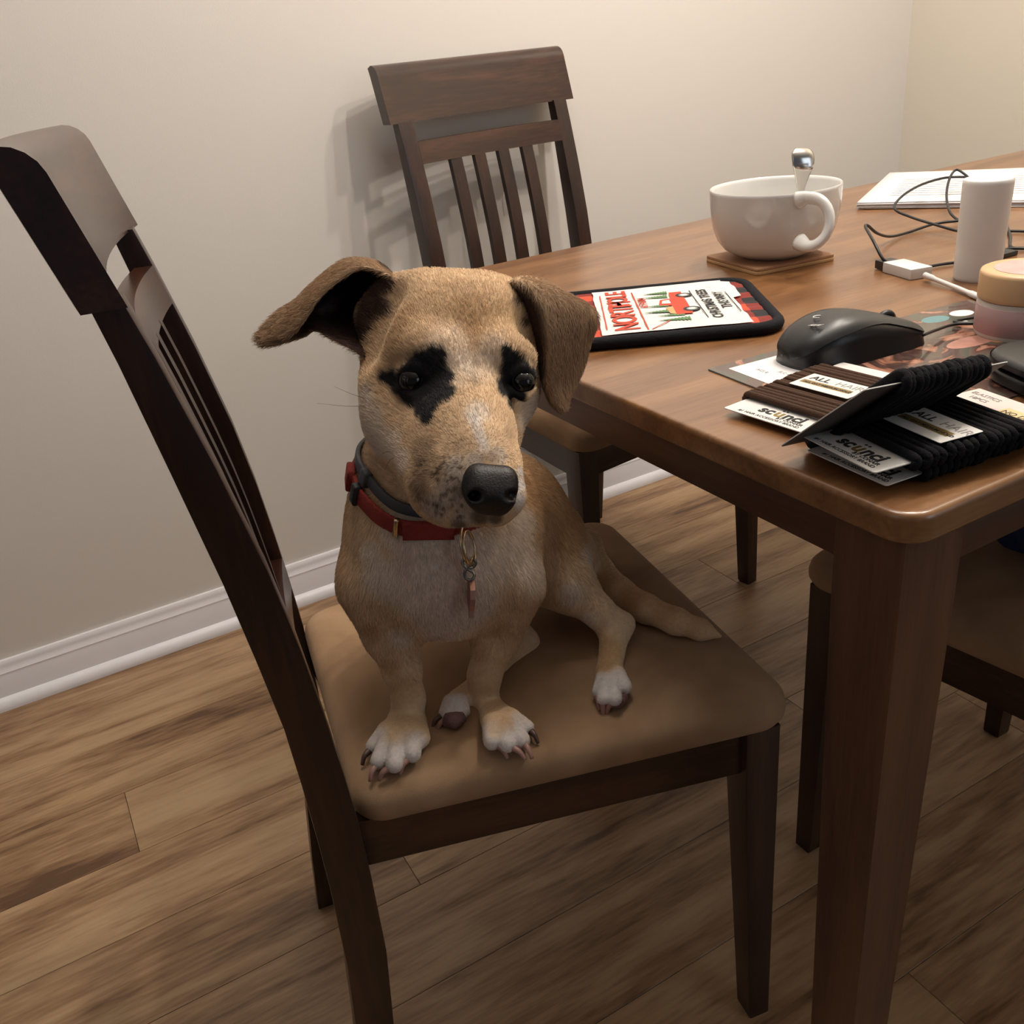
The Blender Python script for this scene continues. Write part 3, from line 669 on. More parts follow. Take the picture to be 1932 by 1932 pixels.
# ---- sheets of paper in a loose pile
q = [onz(1618, 393, .752), onz(1680, 322, .765), onz(1932, 392, .752)]
e1 = nrm(q[1] - q[0]); e2 = nrm(np.array([e1[1], -e1[0], 0])); rgp = random.Random(9)
names = ['bottom sheet of the white paper pile beyond the cables', 'second lowest sheet of the white paper pile beyond the cables', 'middle sheet of the white paper pile beyond the cables', 'second highest sheet of the white paper pile beyond the cables', 'topmost sheet of the white paper pile beyond the cables, with faint grey lines']
for k in range(5):
    a_ = math.atan2(e2[1], e2[0]) + rgp.uniform(-.012, .012); oo = (q[0][0] + rgp.uniform(-.004, .004), q[0][1] + rgp.uniform(-.004, .004), TZ + .0002 + k * .0021)
    s_ = empty('paper_sheet', oo, a_); tag(s_, names[k], 'paper', 'loose pile of white paper')
    W_, H_ = .43, .335; vs = []; fs = []; n_ = 16
    for i in range(n_ + 1):
        for j in range(n_ + 1):
            x_ = W_ * i / n_; y_ = H_ * j / n_; vs.append((x_, y_, .0006 + .0010 * math.sin(x_ * 9 + 1) * math.sin(y_ * 7 + 2) + .001))
    for i in range(n_):
        for j in range(n_):
            a2 = i * (n_ + 1) + j; fs.append((a2, a2 + n_ + 1, a2 + n_ + 2, a2 + 1))
    m_ = pyd(vs, fs); o_ = link('sheet', m_, M['paper'], s_, smooth=True); sd = o_.modifiers.new('t', 'SOLIDIFY'); sd.thickness = .0012; sd.offset = -1
    if k == 4:
        for l_ in range(9): link('print', pyd([(.04, .06 + .022 * l_, .0034), (.30, .06 + .022 * l_, .0034), (.30, .064 + .022 * l_, .0034), (.04, .064 + .022 * l_, .0034)], [(0, 1, 2, 3)]), M['paper_ink'] if 'paper_ink' in M else M.setdefault('paper_ink', plain('faint_print', (.58, .56, .57), .7)), s_)

# ---- navy cloth bag on the seat of the near right chair
r = root('cloth_bag', (.935, .500, .468), 'navy blue cloth bag on the chair seat under the table, at right edge', 'bag')
bm = bmesh.new(); bmesh.ops.create_icosphere(bm, subdivisions=5, radius=1)
for v in bm.verts:
    c_ = v.co.copy(); k = 1 + .05 * math.sin(c_.x * 6 + c_.z * 4) + .04 * math.sin(c_.y * 9 + c_.x * 5)
    v.co = Vector((math.copysign(abs(c_.x) ** .7, c_.x) * .055 * k, math.copysign(abs(c_.y) ** .7, c_.y) * .085 * k, max(math.copysign(abs(c_.z) ** .75, c_.z) * .075 * k + .070, .0)))
link('bag_body', bm_me(bm), M['blue'], r, smooth=True)
link('bag_handle', tube_me(catmull([(-.02, .05, .13), (-.025, .03, .165), (-.025, -.02, .165), (-.02, -.05, .13)], 6), .004, 8), M['blue'], r, smooth=True)
# ------------------------------------------------------------------ dog
SEAT = .4685
class Field:
    def __init__(s, lo, hi, h):
        s.lo = np.array(lo, float); s.h = h; s.n = np.ceil((np.array(hi) - s.lo) / h).astype(int) + 1
        s.F = np.full(s.n, .08, np.float32)
        s.ax = [(s.lo[i] + h * np.arange(s.n[i])).astype(np.float32) for i in range(3)]
    def region(s, lo, hi):
        a = np.clip(np.floor((lo - s.lo) / s.h).astype(int), 0, s.n - 1); b = np.clip(np.ceil((hi - s.lo) / s.h).astype(int) + 1, 1, s.n)
        sl = tuple(slice(a[i], b[i]) for i in range(3))
        return sl, s.ax[0][sl[0]][:, None, None], s.ax[1][sl[1]][None, :, None], s.ax[2][sl[2]][None, None, :]
    def put(s, fn, lo, hi, k, sub=False):
        pad = .012 + k
        sl, X, Y, Z = s.region(np.minimum(lo, hi) - pad, np.maximum(lo, hi) + pad)
        d = fn(X, Y, Z); f = s.F[sl]
        if sub:
            h = np.clip(.5 - .5 * (f + d) / k, 0, 1); s.F[sl] = f * (1 - h) + (-d) * h + k * h * (1 - h)
        else:
            h = np.clip(.5 + .5 * (d - f) / k, 0, 1); s.F[sl] = d * (1 - h) + f * h - k * h * (1 - h)
    def sample(s, P):
        q = (np.atleast_2d(P) - s.lo) / s.h; q = np.clip(q, 0, s.n - 1.001); i = np.floor(q).astype(int); f = q - i; out = 0
        for dx in (0, 1):
            for dy in (0, 1):
                for dz in (0, 1):
                    wt = (f[:, 0] if dx else 1 - f[:, 0]) * (f[:, 1] if dy else 1 - f[:, 1]) * (f[:, 2] if dz else 1 - f[:, 2])
                    out = out + wt * s.F[i[:, 0] + dx, i[:, 1] + dy, i[:, 2] + dz]
        return out
def cap_fn(a, b, r1, r2):
    a = np.array(a); b = np.array(b); ba = b - a; L2 = max(float(ba @ ba), 1e-12)
    def fn(X, Y, Z):
        px, py, pz = X - a[0], Y - a[1], Z - a[2]
        t = np.clip((px * ba[0] + py * ba[1] + pz * ba[2]) / L2, 0, 1)
        return (np.sqrt((px - ba[0] * t) ** 2 + (py - ba[1] * t) ** 2 + (pz - ba[2] * t) ** 2) - (r1 + (r2 - r1) * t)).astype(np.float32)
    return fn, np.minimum(a, b) - max(r1, r2), np.maximum(a, b) + max(r1, r2)
def ell_fn(c, axes, rad):
    c = np.array(c); A = [nrm(v) for v in axes]; rad = np.array(rad)
    def fn(X, Y, Z):
        px, py, pz = X - c[0], Y - c[1], Z - c[2]; s1 = 0; s2 = 0
        for v, r in zip(A, rad):
            q = px * v[0] + py * v[1] + pz * v[2]; s1 = s1 + (q / r) ** 2; s2 = s2 + (q / r ** 2) ** 2
        k0 = np.sqrt(s1); return (k0 * (k0 - 1) / np.maximum(np.sqrt(s2), 1e-6)).astype(np.float32)
    return fn, c - rad.max(), c + rad.max()
def surfnet(fd):
    F = fd.F; S = F < 0; nx, ny, nz = F.shape
    c = np.zeros((nx - 1, ny - 1, nz - 1), np.uint8)
    for i in (0, 1):
        for j in (0, 1):
            for k in (0, 1): c += S[i:nx - 1 + i, j:ny - 1 + j, k:nz - 1 + k]
    act = (c > 0) & (c < 8); idx = np.full(act.shape, -1, np.int32); I = np.argwhere(act); idx[act] = np.arange(len(I))
    acc = np.zeros((len(I), 3)); cnt = np.zeros(len(I))
    for a, off in ((0, (1, 0, 0)), (1, (0, 1, 0)), (2, (0, 0, 1))):
        o1, o2 = [x for x in range(3) if x != a]
        for u in (0, 1):
            for v in (0, 1):
                base = I.copy(); base[:, o1] += u; base[:, o2] += v; nb = base + np.array(off)
                f0 = F[tuple(base.T)]; f1 = F[tuple(nb.T)]; m = (f0 < 0) != (f1 < 0)
                t = np.where(m, f0 / np.where(f0 == f1, 1, f0 - f1), 0); p = (base - I).astype(float); p[:, a] += t
                acc[m] += p[m]; cnt[m] += 1
    V = fd.lo + fd.h * (I + acc / np.maximum(cnt, 1)[:, None])
    Q = []
    for a in range(3):
        o1, o2 = [(1, 2), (2, 0), (0, 1)][a]
        sl0 = [slice(1, -1)] * 3; sl1 = [slice(1, -1)] * 3; sl0[a] = slice(0, -1); sl1[a] = slice(1, None)
        s0 = S[tuple(sl0)]; s1 = S[tuple(sl1)]; E = np.argwhere(s0 != s1)
        if not len(E): continue
        g = E.copy()
        for x in range(3):
            if x != a: g[:, x] += 1
        ins = S[tuple(g.T)]
        def cell(d1, d2):
            q = g.copy(); q[:, o1] -= d1; q[:, o2] -= d2; return idx[tuple(q.T)]
        q = np.stack([cell(1, 1), cell(0, 1), cell(0, 0), cell(1, 0)], 1)
        q[~ins] = q[~ins][:, ::-1]; Q.append(q)
    Q = np.concatenate(Q); Q = Q[(Q >= 0).all(1)]
    return V, Q
BODY = []; HEAD = []; CUT = []
def C(a, b, r1, r2, k=.02, L=BODY): L.append((*cap_fn(at(*a), at(*b), r1, r2), k))
def S(p, r, k=.02, L=BODY): C(p, (p[0] + .5, p[1], p[2]), r, r, k, L)
def CW(a, b, r1, r2, k=.01, L=BODY): L.append((*cap_fn(a, b, r1, r2), k))
# trunk
C((800, 1050, .865), (860, 1050, .870), .0700, .0720, .025)
C((812, 1100, .850), (850, 1102, .852), .0460, .0460, .025)
C((838, 1020, .900), (935, 985, .955), .0740, .0720, .03)
C((935, 985, .955), (1004, 1030, .990), .0680, .0580, .025)
C((1012, 1045, .985), (1035, 1070, .968), .0520, .0400, .02)
# neck
C((820, 800, .845), (803, 960, .858), .0550, .0660, .025)
C((800, 940, .845), (804, 1040, .862), .0620, .0700, .025)
C((850, 890, .875), (895, 1000, .885), .045, .058, .03)
# front leg, left of picture
C((712, 1105, .852), (738, 1190, .862), .0370, .0260, .018)
C((738, 1190, .862), (758, 1260, .872), .0250, .0180, .010)
C((758, 1260, .872), (771, 1318, .878), .0175, .0150, .008)
C((771, 1318, .878), (766, 1362, .880), .0150, .0165, .008)
# front leg, right of picture
C((960, 1105, .865), (936, 1200, .882), .0340, .0225, .016)
C((936, 1200, .882), (914, 1275, .896), .0210, .0160, .010)
C((914, 1275, .896), (912, 1325, .904), .0155, .0145, .008)
C((912, 1325, .904), (926, 1350, .896), .0150, .0165, .008)
# hind leg, right of picture
C((1035, 1065, .955), (1072, 1105, .945), .0380, .0260, .018)
C((1072, 1105, .945), (1130, 1155, .945), .0260, .0165, .012)
C((1130, 1155, .945), (1160, 1190, .948), .0155, .0155, .008)
C((1160, 1190, .948), (1150, 1262, .915), .0150, .0125, .008)
S((1176, 1176, .952), .0115, .008)
C((1130, 1125, .965), (1178, 1178, .958), .0060, .0075, .010)
# hind leg seen between the front legs
C((950, 1165, .985), (985, 1212, .978), .020, .0160, .01)
C((988, 1216, .976), (935, 1272, .945), .0165, .0140, .01)
C((935, 1272, .945), (866, 1325, .905), .0135, .0130, .01)
# tail
tl = [onz(1095, 1030, SEAT + .030), onz(1128, 1078, SEAT + .020), onz(1168, 1118, SEAT + .017), onz(1218, 1148, SEAT + .0155), onz(1275, 1172, SEAT + .0140), onz(1322, 1188, SEAT + .011), onz(1358, 1200, SEAT + .005)]
tr = [.022, .0178, .0165, .0150, .0135, .0105, .0030]
for i in range(6): CW(tl[i], tl[i + 1], tr[i], tr[i + 1], .008)
CW(at(1060, 1060, 1.0), tl[0], .035, .024, .015)
# paws: instep and four toes each, on the seat
def paw(heel, toes, rh, rts, kn=.011, lift=0.0):
    hp = np.array(heel); rts = [r * .86 for r in rts]
    tips = []
    for (px, py), r in zip(toes, rts):
        tip = onz(px, py, SEAT + r * .95 + lift); tips.append(tip)
        mid = hp * .42 + tip * .58 + np.array([0, 0, .0085])
        CW(hp, mid, rh * .93, r * 1.0, .005); CW(mid, tip, r * .97, r * .90, .0012)
    return tips
T1 = paw(at(764, 1366, .879), [(703, 1408), (714, 1436), (744, 1442), (778, 1422)], .0165, [.0088, .0100, .0105, .0108])
CW(at(772, 1372, .882), onz(792, 1392, SEAT + .010), .018, .0100, .008)
T2 = paw(at(930, 1352, .893), [(929, 1398), (957, 1404), (985, 1396), (996, 1372)], .0165, [.0112, .0105, .0100, .0082])
T3 = paw(at(1150, 1272, .912), [(1127, 1305), (1138, 1318), (1160, 1318), (1178, 1296)], .0135, [.0072, .0085, .0095, .0098], lift=.004)
T4 = paw(at(866, 1325, .905), [(838, 1345), (848, 1352), (866, 1352), (876, 1342)], .0105, [.0075, .009, .009, .008])
NBODY = len(BODY)
# head
H = HEAD
C((795, 642, .800), (900, 646, .796), .0530, .0520, .015, H)
C((815, 590, .800), (905, 592, .797), .0350, .0340, .02, H)
C((785, 700, .800), (918, 702, .798), .0460, .0420, .015, H)
S((752, 745, .792), .0320, .015, H); S((765, 800, .79), .030, .015, H)
S((960, 738, .792), .0245, .014, H); C((956, 760, .79), (928, 830, .775), .0205, .024, .014, H)
C((866, 735, .782), (880, 830, .737), .0380, .0370, .018, H)
C((762, 792, .782), (818, 880, .750), .0300, .0290, .020, H)
C((845, 760, .765), (862, 800, .748), .030, .032, .018, H)
C((880, 830, .732), (886, 900, .712), .0370, .0350, .014, H)
C((842, 850, .748), (836, 920, .720), .0310, .0280, .016, H)
C((938, 880, .722), (942, 940, .704), .0195, .0180, .010, H)
C((858, 940, .715), (925, 958, .706), .0200, .0130, .010, H)
C((955, 895, .705), (962, 935, .703), .0120, .0110, .006, H); C((962, 935, .703), (940, 965, .706), .0105, .0090, .006, H)
C((885, 690, .764), (910, 840, .706), .0240, .0180, .018, H)
C((912, 845, .700), (924, 895, .690), .0170, .0160, .010, H)
C((800, 660, .752), (835, 672, .747), .0200, .0190, .016, H)
C((940, 664, .750), (975, 676, .756), .0180, .0170, .016, H)
C((825, 800, .80), (845, 900, .79), .040, .034, .015, H)
# eyelids
C((757, 706, .746), (780, 697, .739), .0050, .0062, .006, H); C((780, 697, .739), (802, 707, .736), .0062, .0050, .006, H)
C((758, 732, .747), (780, 741, .741), .0045, .0050, .006, H); C((780, 741, .741), (802, 733, .737), .0050, .0045, .006, H)
C((970, 708, .742), (988, 701, .742), .0045, .0050, .006, H); C((988, 701, .742), (1004, 711, .750), .0050, .0040, .006, H)
C((968, 737, .744), (988, 743, .745), .0045, .0052, .006, H); C((988, 743, .745), (1003, 734, .750), .0052, .0040, .006, H)
# ear roots
C((745, 575, .800), (720, 600, .812), .0240, .0230, .012, H)
C((955, 570, .800), (980, 595, .800), .0170, .0150, .012, H)
# eye sockets
CUTS = [((779, 719, .7275), .0108), ((988, 723, .7320), .0098)]
allp = BODY + HEAD
lo = np.min([p[1] for p in allp], 0) - .012; hi = np.max([p[2] for p in allp], 0) + .012; lo[2] = SEAT - .002
fd = Field(lo, hi, .0019)
for fn, a, b_, k in allp: fd.put(fn, a, b_, k)
for (p, r) in CUTS:
    fn, a, b_ = cap_fn(at(*p), at(p[0], p[1], p[2] - .02), r, r); fd.put(fn, a, b_, .010, sub=True)
for a_, b2_, r_, k_ in (((706, 548, .762), (668, 640, .768), .0260, .014), ((992, 568, .752), (1020, 668, .767), .0125, .008)):
    fn, a, b_ = cap_fn(at(*a_), at(*b2_), r_, r_); fd.put(fn, a, b_, k_, sub=True)
V, Q = surfnet(fd)
# relax slightly
nV = len(V)
e0 = Q.ravel(); e1 = np.roll(Q, -1, 1).ravel()
for it in range(3):
    acc = np.zeros_like(V); cnt = np.zeros(nV)
    for c_ in range(3):
        acc[:, c_] = np.bincount(e0, V[e1, c_], nV) + np.bincount(e1, V[e0, c_], nV)
    cnt = np.bincount(e0, minlength=nV) + np.bincount(e1, minlength=nV)
    V = V * .45 + .55 * acc / np.maximum(cnt, 1)[:, None]
def hit(px, py, d0=.5, d1=1.2, head=True):
    ds = np.arange(d0, d1, .0012); P = CAM + ray(px, py)[None] * ds[:, None]
    ok = ((P > fd.lo) & (P < fd.lo + fd.h * (fd.n - 1))).all(1); f = np.where(ok, fd.sample(P), .05); i = np.argmax(f < 0)
    return float(ds[i]) if f[i] < 0 else None
# ears (same skin, thin double sheets merged into the body mesh)
def sheet(rows, thick, nu=6, nv=6):
    G = np.array([[at(*p) for p in r] for r in rows])
    A = np.array([catmull(r, nv) for r in G]); B = np.array([catmull(A[:, j], nu) for j in range(A.shape[1])]).transpose(1, 0, 2)
    m, n, _ = B.shape
    du = np.gradient(B, axis=0); dv = np.gradient(B, axis=1); N = np.cross(du, dv); N /= np.maximum(np.linalg.norm(N, axis=2, keepdims=True), 1e-9)
    th = np.ones((m, n)) * thick; th[:, 0] *= .35; th[:, -1] *= .35; th[-1] *= .35; th[:, 1] *= .8; th[:, -2] *= .8
    T = B + N * th[..., None] / 2; U = B - N * th[..., None] / 2
    vs = np.concatenate([T.reshape(-1, 3), U.reshape(-1, 3)]); o = m * n; q = []
    for i in range(m - 1):
        for j in range(n - 1):
            a = i * n + j; q.append((a, a + n, a + n + 1, a + 1)); q.append((o + a, o + a + 1, o + a + n + 1, o + a + n))
    for i in range(m - 1):
        a = i * n; q.append((a, o + a, o + a + n, a + n)); a = i * n + n - 1; q.append((a, a + n, o + a + n, o + a))
    for j in range(n - 1):
        a = (m - 1) * n + j; q.append((a, o + a, o + a + 1, a + 1)); q.append((j, j + 1, o + j + 1, o + j))
    return vs, np.array(q), B, N
earL = [[(688, 676, .792), (722, 630, .822), (745, 580, .832), (752, 540, .815), (748, 528, .790)],
        [(664, 658, .790), (690, 610, .838), (712, 545, .840), (712, 503, .812), (722, 514, .782)],
        [(632, 642, .795), (650, 600, .848), (668, 535, .845), (664, 494, .815), (684, 505, .780)],
        [(598, 624, .805), (612, 590, .846), (628, 545, .845), (634, 505, .820), (640, 528, .782)],
        [(578, 632, .812), (582, 600, .835), (590, 560, .835), (596, 535, .822), (602, 562, .788)],
        [(556, 640, .815), (556, 612, .824), (558, 585, .826), (560, 570, .820), (574, 604, .797)],
        [(534, 648, .815), (528, 625, .818), (524, 606, .820), (524, 594, .818), (552, 630, .805)],
        [(506, 654, .815), (498, 642, .816), (494, 632, .817), (497, 622, .817), (518, 642, .812)],
        [(490, 652, .815), (486, 647, .815), (484, 642, .815), (486, 638, .815), (496, 648, .814)]]
earR = [[(952, 552, .792), (968, 530, .775), (990, 524, .785), (1010, 528, .800), (990, 548, .822)],
        [(972, 560, .785), (996, 540, .762), (1030, 544, .778), (1062, 556, .805), (1030, 572, .828)],
        [(985, 585, .785), (1024, 574, .758), (1066, 572, .778), (1110, 582, .806), (1070, 600, .830)],
        [(998, 622, .790), (1034, 616, .760), (1076, 608, .780), (1124, 603, .808), (1080, 625, .832)],
        [(1008, 655, .798), (1037, 655, .765), (1075, 648, .783), (1112, 640, .808), (1080, 655, .830)],
        [(1018, 690, .802), (1036, 692, .770), (1070, 690, .786), (1100, 684, .806), (1075, 690, .824)],
        [(1026, 722, .800), (1036, 724, .775), (1062, 724, .786), (1086, 718, .800), (1066, 722, .815)],
        [(1038, 752, .792), (1044, 754, .780), (1058, 755, .785), (1072, 748, .793), (1060, 752, .802)],
        [(1053, 770, .787), (1056, 772, .785), (1061, 775, .786), (1066, 768, .789), (1062, 770, .791)]]
parts = [(V, Q)]; earinfo = []
off = nV; EV = []
for rows in (earL, earR):
    vs, q, B, N = sheet(rows, .0042); parts.append((vs, q + off)); earinfo.append((off, off + len(vs), B)); off += len(vs)
AV = np.concatenate([p[0] for p in parts]); AQ = np.concatenate([p[1] for p in parts])

# coat colours: real markings and painted ear shade, set by place on the body
def smooth(x): x = np.clip(x, 0, 1); return x * x * (3 - 2 * x)
def noise3(P, f, seed=0):
    r = np.random.RandomState(seed); out = 0; a = 1.0
    for o in range(4):
        k = r.randn(3, 3) * f * (1.9 ** o); ph = r.rand(3) * 6.28
        out = out + a * np.sin(P @ k[0] + ph[0] + 1.5 * np.sin(P @ k[1] + ph[1])) * np.sin(P @ k[2] + ph[2]); a *= .6
    return out / 2
TAN = np.array([.66, .465, .285]); ORANGE = np.array([.52, .305, .140]); CREAM = np.array([.74, .63, .52]); PINKC = np.array([.66, .515, .435]); WHITE = np.array([.66, .60, .56])
BLACK = np.array([.012, .011, .012]); BROWN = np.array([.23, .145, .085]); GREYM = np.array([.43, .365, .31]); PALE = np.array([.66, .53, .36]); DKIN = np.array([.055, .028, .020])
nz1 = noise3(AV, 60, 1); nz2 = noise3(AV, 220, 2); nz3 = noise3(AV, 25, 3)
COL = TAN[None] * (1 + .10 * nz3[:, None] + .05 * nz1[:, None]); COL = COL.copy()
DBG = False; isear = np.zeros(len(AV), bool)
for a, b_, B in earinfo: isear[a:b_] = True
def blob(px, py, d, rpx, col, amt=1.0, soft=.5, jit=.10, ears=False, only=None):
    global COL
    if d is None:
        d = hit(px, py)
        if DBG: print('BLOB', px, py, d)
        if d is None: return
    c = at(px, py, d); r = rpx * d / FPX
    df = AV - c; dv_ = df @ V_; df = df - (dv_ * .5)[:, None] * V_
    dist = np.linalg.norm(df, axis=1) / r + jit * .8 * nz2 + jit * .25 * nz1
    soft = min(soft, .65); wt = amt * smooth((1.05 - dist) / soft)
    if ears is False: wt = wt * (~isear)
    if only is not None: wt = wt * only
    COL = COL * (1 - wt[:, None]) + np.asarray(col)[None] * wt[:, None]
# body shading of coat: orange back and flanks, cream chest
for p in [(960, 930, .93, 110), (1040, 960, .97, 100), (1060, 1020, .95, 60), (660, 960, .86, 40), (640, 1040, .86, 36), (650, 1110, .87, 34)]: blob(*p, ORANGE, .8, .9)
for p in [(760, 1000, 60), (840, 1060, 95), (790, 1110, 80), (880, 1110, 90), (940, 1050, 70), (985, 1050, 55), (720, 1090, 55), (700, 1040, 32), (850, 1180, 70), (985, 985, 42)]: blob(p[0], p[1], None, p[2], CREAM, .85, .9)
for p in [(850, 1120, 75), (820, 1180, 70), (900, 1150, 55), (760, 1060, 42), (880, 1030, 55)]: blob(p[0], p[1], None, p[2], PINKC, .55, .9)
blob(1010, 1090, None, 50, CREAM, .8, .9); blob(1080, 1120, None, 34, CREAM, .7, .9); blob(1110, 1050, None, 34, CREAM, .6, .9); blob(1110, 1170, None, 26, CREAM, .5, .9)
blob(760, 1200, None, 34, CREAM, .7, .9); blob(700, 1190, None, 26, ORANGE, .8, .9); blob(735, 1260, None, 28, ORANGE, .7, .9); blob(765, 1300, None, 40, ORANGE, .6, .9)
blob(900, 1230, None, 34, ORANGE, .35, .9); blob(905, 1290, None, 38, ORANGE, .5, .9); blob(945, 1190, None, 30, ORANGE, .5, .9); blob(900, 1340, None, 30, CREAM, .4, .9)
blob(1150, 1225, None, 34, ORANGE, .7, .9); blob(1140, 1260, None, 26, ORANGE, .6, .9)
for p in [(1200, 1120, 40), (1250, 1150, 40), (1300, 1170, 46), (1345, 1190, 40)]: blob(p[0], p[1], None, p[2], ORANGE, .6, .9)
# white toes
for tips, hp, amt in ((T1, None, .85), (T2, None, .75), (T3, None, .9), (T4, None, .6)):
    for tp_ in tips:
        dist = np.linalg.norm(AV - (tp_ + np.array([0, 0, .004])), axis=1) / .023 + .08 * nz1
        wt = (amt * smooth((1 - dist) / .5) * (~isear))[:, None]; COL = COL * (1 - wt) + WHITE * wt
blob(1140, 1290, None, 24, WHITE, .9, .6); blob(752, 1385, None, 26, TAN, .5, .8); blob(935, 1375, None, 22, TAN, .7, .9); blob(958, 1368, None, 20, ORANGE, .5, .9)
# head
blob(880, 560, None, 120, np.array([.70, .49, .29]), .6, .9); blob(895, 600, None, 55, ORANGE, .45, .9); blob(960, 600, None, 45, np.array([.60, .40, .20]), .5, .9)
for p in [(850, 650, 60), (865, 700, 50), (905, 690, 50), (930, 660, 40)]: blob(p[0], p[1], None, p[2], CREAM, .42, .95)
for p in [(900, 780, 30), (700, 790, 40), (705, 830, 45), (690, 750, 30), (735, 840, 40), (760, 870, 28), (1000, 770, 34), (990, 800, 26), (985, 900, 26), (985, 950, 22)]:
    blob(p[0], p[1], None, p[2] * 1.1, CREAM, .8, .95)
blob(898, 720, None, 14, BROWN, .35, 1); blob(898, 690, None, 12, BROWN, .35, 1); blob(896, 655, None, 16, ORANGE, .5, 1); blob(893, 625, None, 26, ORANGE, .5, 1)
for i in range(8): blob(893 + 3.2 * i, 785 + 9 * i, None, 15, WHITE, .40, 1)
for p in [(860, 1120, 60, 1), (800, 1080, 60, 1), (930, 1060, 50, 1)]: blob(p[0], p[1], None, p[2], np.array([.70, .57, .48]), .5, .9)
for p in [(700, 600, 40), (690, 680, 30), (740, 640, 50), (760, 600, 40)]: blob(p[0], p[1], None, p[2], ORANGE, .35, .9)
# muzzle
for p in [(800, 850, 36, .6), (820, 880, 34, .6), (860, 850, 30, .4), (795, 880, 30, .75), (790, 915, 34, .85), (800, 940, 28, .6), (840, 900, 30, .4), (960, 820, 20, .4)]: blob(p[0], p[1], None, p[2], BROWN, p[3], 1)
for p in [(860, 880, 30), (850, 930, 40), (820, 960, 36), (880, 960, 36), (870, 985, 30), (895, 870, 24), (940, 860, 24), (880, 910, 24)]: blob(p[0], p[1], None, p[2], GREYM, .75, 1)
blob(905, 975, None, 24, BROWN * .35, .85, 1); blob(935, 978, None, 18, BROWN * .3, .85, 1); blob(865, 990, None, 20, BROWN * .4, .7, 1); blob(868, 925, None, 22, BROWN * .6, .6, 1); blob(925, 868, None, 26, BROWN * .9, .6, 1)
rsp = np.random.RandomState(4)
for _ in range(70):
    a_, b_ = rsp.rand(2); px_, py_ = 785 + 90 * a_, 862 + 115 * b_
    if (px_ - 785) + (py_ - 862) * .3 > 0: blob(px_, py_, None, 3.5 + 3 * rsp.rand(), BROWN * .35, .75, .9, .3)
blob(980, 915, None, 16, WHITE, .9, .8); blob(978, 940, None, 16, WHITE, .9, .8); blob(982, 890, None, 12, WHITE, .7, .8)
# eye patches
for p in [(728, 714, 15), (742, 715, 20), (768, 715, 30), (798, 705, 36), (822, 692, 28), (830, 672, 18), (815, 668, 16), (832, 715, 30), (834, 745, 28), (826, 730, 30), (812, 764, 28), (820, 745, 28), (846, 715, 16), (788, 752, 28), (764, 738, 24), (775, 748, 24), (748, 728, 20), (796, 772, 24), (806, 788, 20), (785, 690, 26), (800, 680, 22), (801, 731, 28), (815, 728, 24), (848, 740, 18)]: blob(p[0], p[1], None, p[2], BLACK, 1, .45, .12)
for p in [(972, 688, 24), (960, 674, 18), (955, 664, 13), (985, 698, 24), (1002, 716, 20), (962, 716, 24), (958, 700, 22), (960, 735, 24), (950, 742, 18), (975, 748, 24), (963, 768, 14), (1006, 705, 14), (946, 728, 16)]: blob(p[0], p[1], None, p[2], BLACK, 1, .45, .12)
# ears: brown outside, dark inside
for a, b_, B in earinfo:
    n = (b_ - a) // 2; m_, n_ = B.shape[:2]
    u = np.linspace(0, 1, m_)[:, None] * np.ones((1, n_)); v = np.linspace(0, 1, n_)[None] * np.ones((m_, 1))
    left = (a == nV)
    base = np.array([.40, .26, .15]) if left else np.array([.30, .19, .11])
    o_ = np.ones((m_, n_, 1)) * base * (1 + .12 * nz1[a:a + n].reshape(m_, n_, 1))
    lite = smooth((.25 - u) / .25)[..., None]; o_ = o_ * (1 - .5 * lite) + TAN * .5 * lite
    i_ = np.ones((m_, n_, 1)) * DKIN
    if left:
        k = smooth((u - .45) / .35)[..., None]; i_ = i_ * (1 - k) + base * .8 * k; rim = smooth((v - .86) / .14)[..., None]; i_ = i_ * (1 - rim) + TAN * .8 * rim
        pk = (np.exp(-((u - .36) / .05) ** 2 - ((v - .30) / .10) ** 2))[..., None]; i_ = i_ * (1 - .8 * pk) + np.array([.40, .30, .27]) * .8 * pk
    sides = []
    for S_ in (0, 1):
        # which face looks outward (away from head centre)
        sides.append(S_)
    hc = at(850, 690, .80)
    T_ = AV[a:a + n].reshape(m_, n_, 3); U_ = AV[a + n:b_].reshape(m_, n_, 3)
    if left:
        # crest side (towards -view) inner cup faces the camera
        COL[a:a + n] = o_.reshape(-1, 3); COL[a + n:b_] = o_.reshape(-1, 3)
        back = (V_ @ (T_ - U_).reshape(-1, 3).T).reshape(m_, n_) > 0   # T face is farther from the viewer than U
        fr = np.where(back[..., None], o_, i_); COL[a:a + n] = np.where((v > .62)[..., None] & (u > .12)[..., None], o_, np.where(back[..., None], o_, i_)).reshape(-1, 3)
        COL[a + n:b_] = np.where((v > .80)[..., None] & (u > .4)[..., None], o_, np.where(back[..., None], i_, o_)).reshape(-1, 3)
    else:
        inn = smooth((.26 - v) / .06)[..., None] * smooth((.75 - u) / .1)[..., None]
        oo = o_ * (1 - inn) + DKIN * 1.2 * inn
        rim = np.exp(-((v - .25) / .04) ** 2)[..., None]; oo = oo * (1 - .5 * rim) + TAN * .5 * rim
        dk = (np.exp(-((u - .45) / .22) ** 2 - ((v - .50) / .2) ** 2))[..., None]; oo = oo * (1 - .35 * dk) + np.array([.15, .085, .05]) * .35 * dk  # shade of the flap's concave middle, painted into the ear colour
        COL[a:a + n] = oo.reshape(-1, 3); COL[a + n:b_] = oo.reshape(-1, 3)
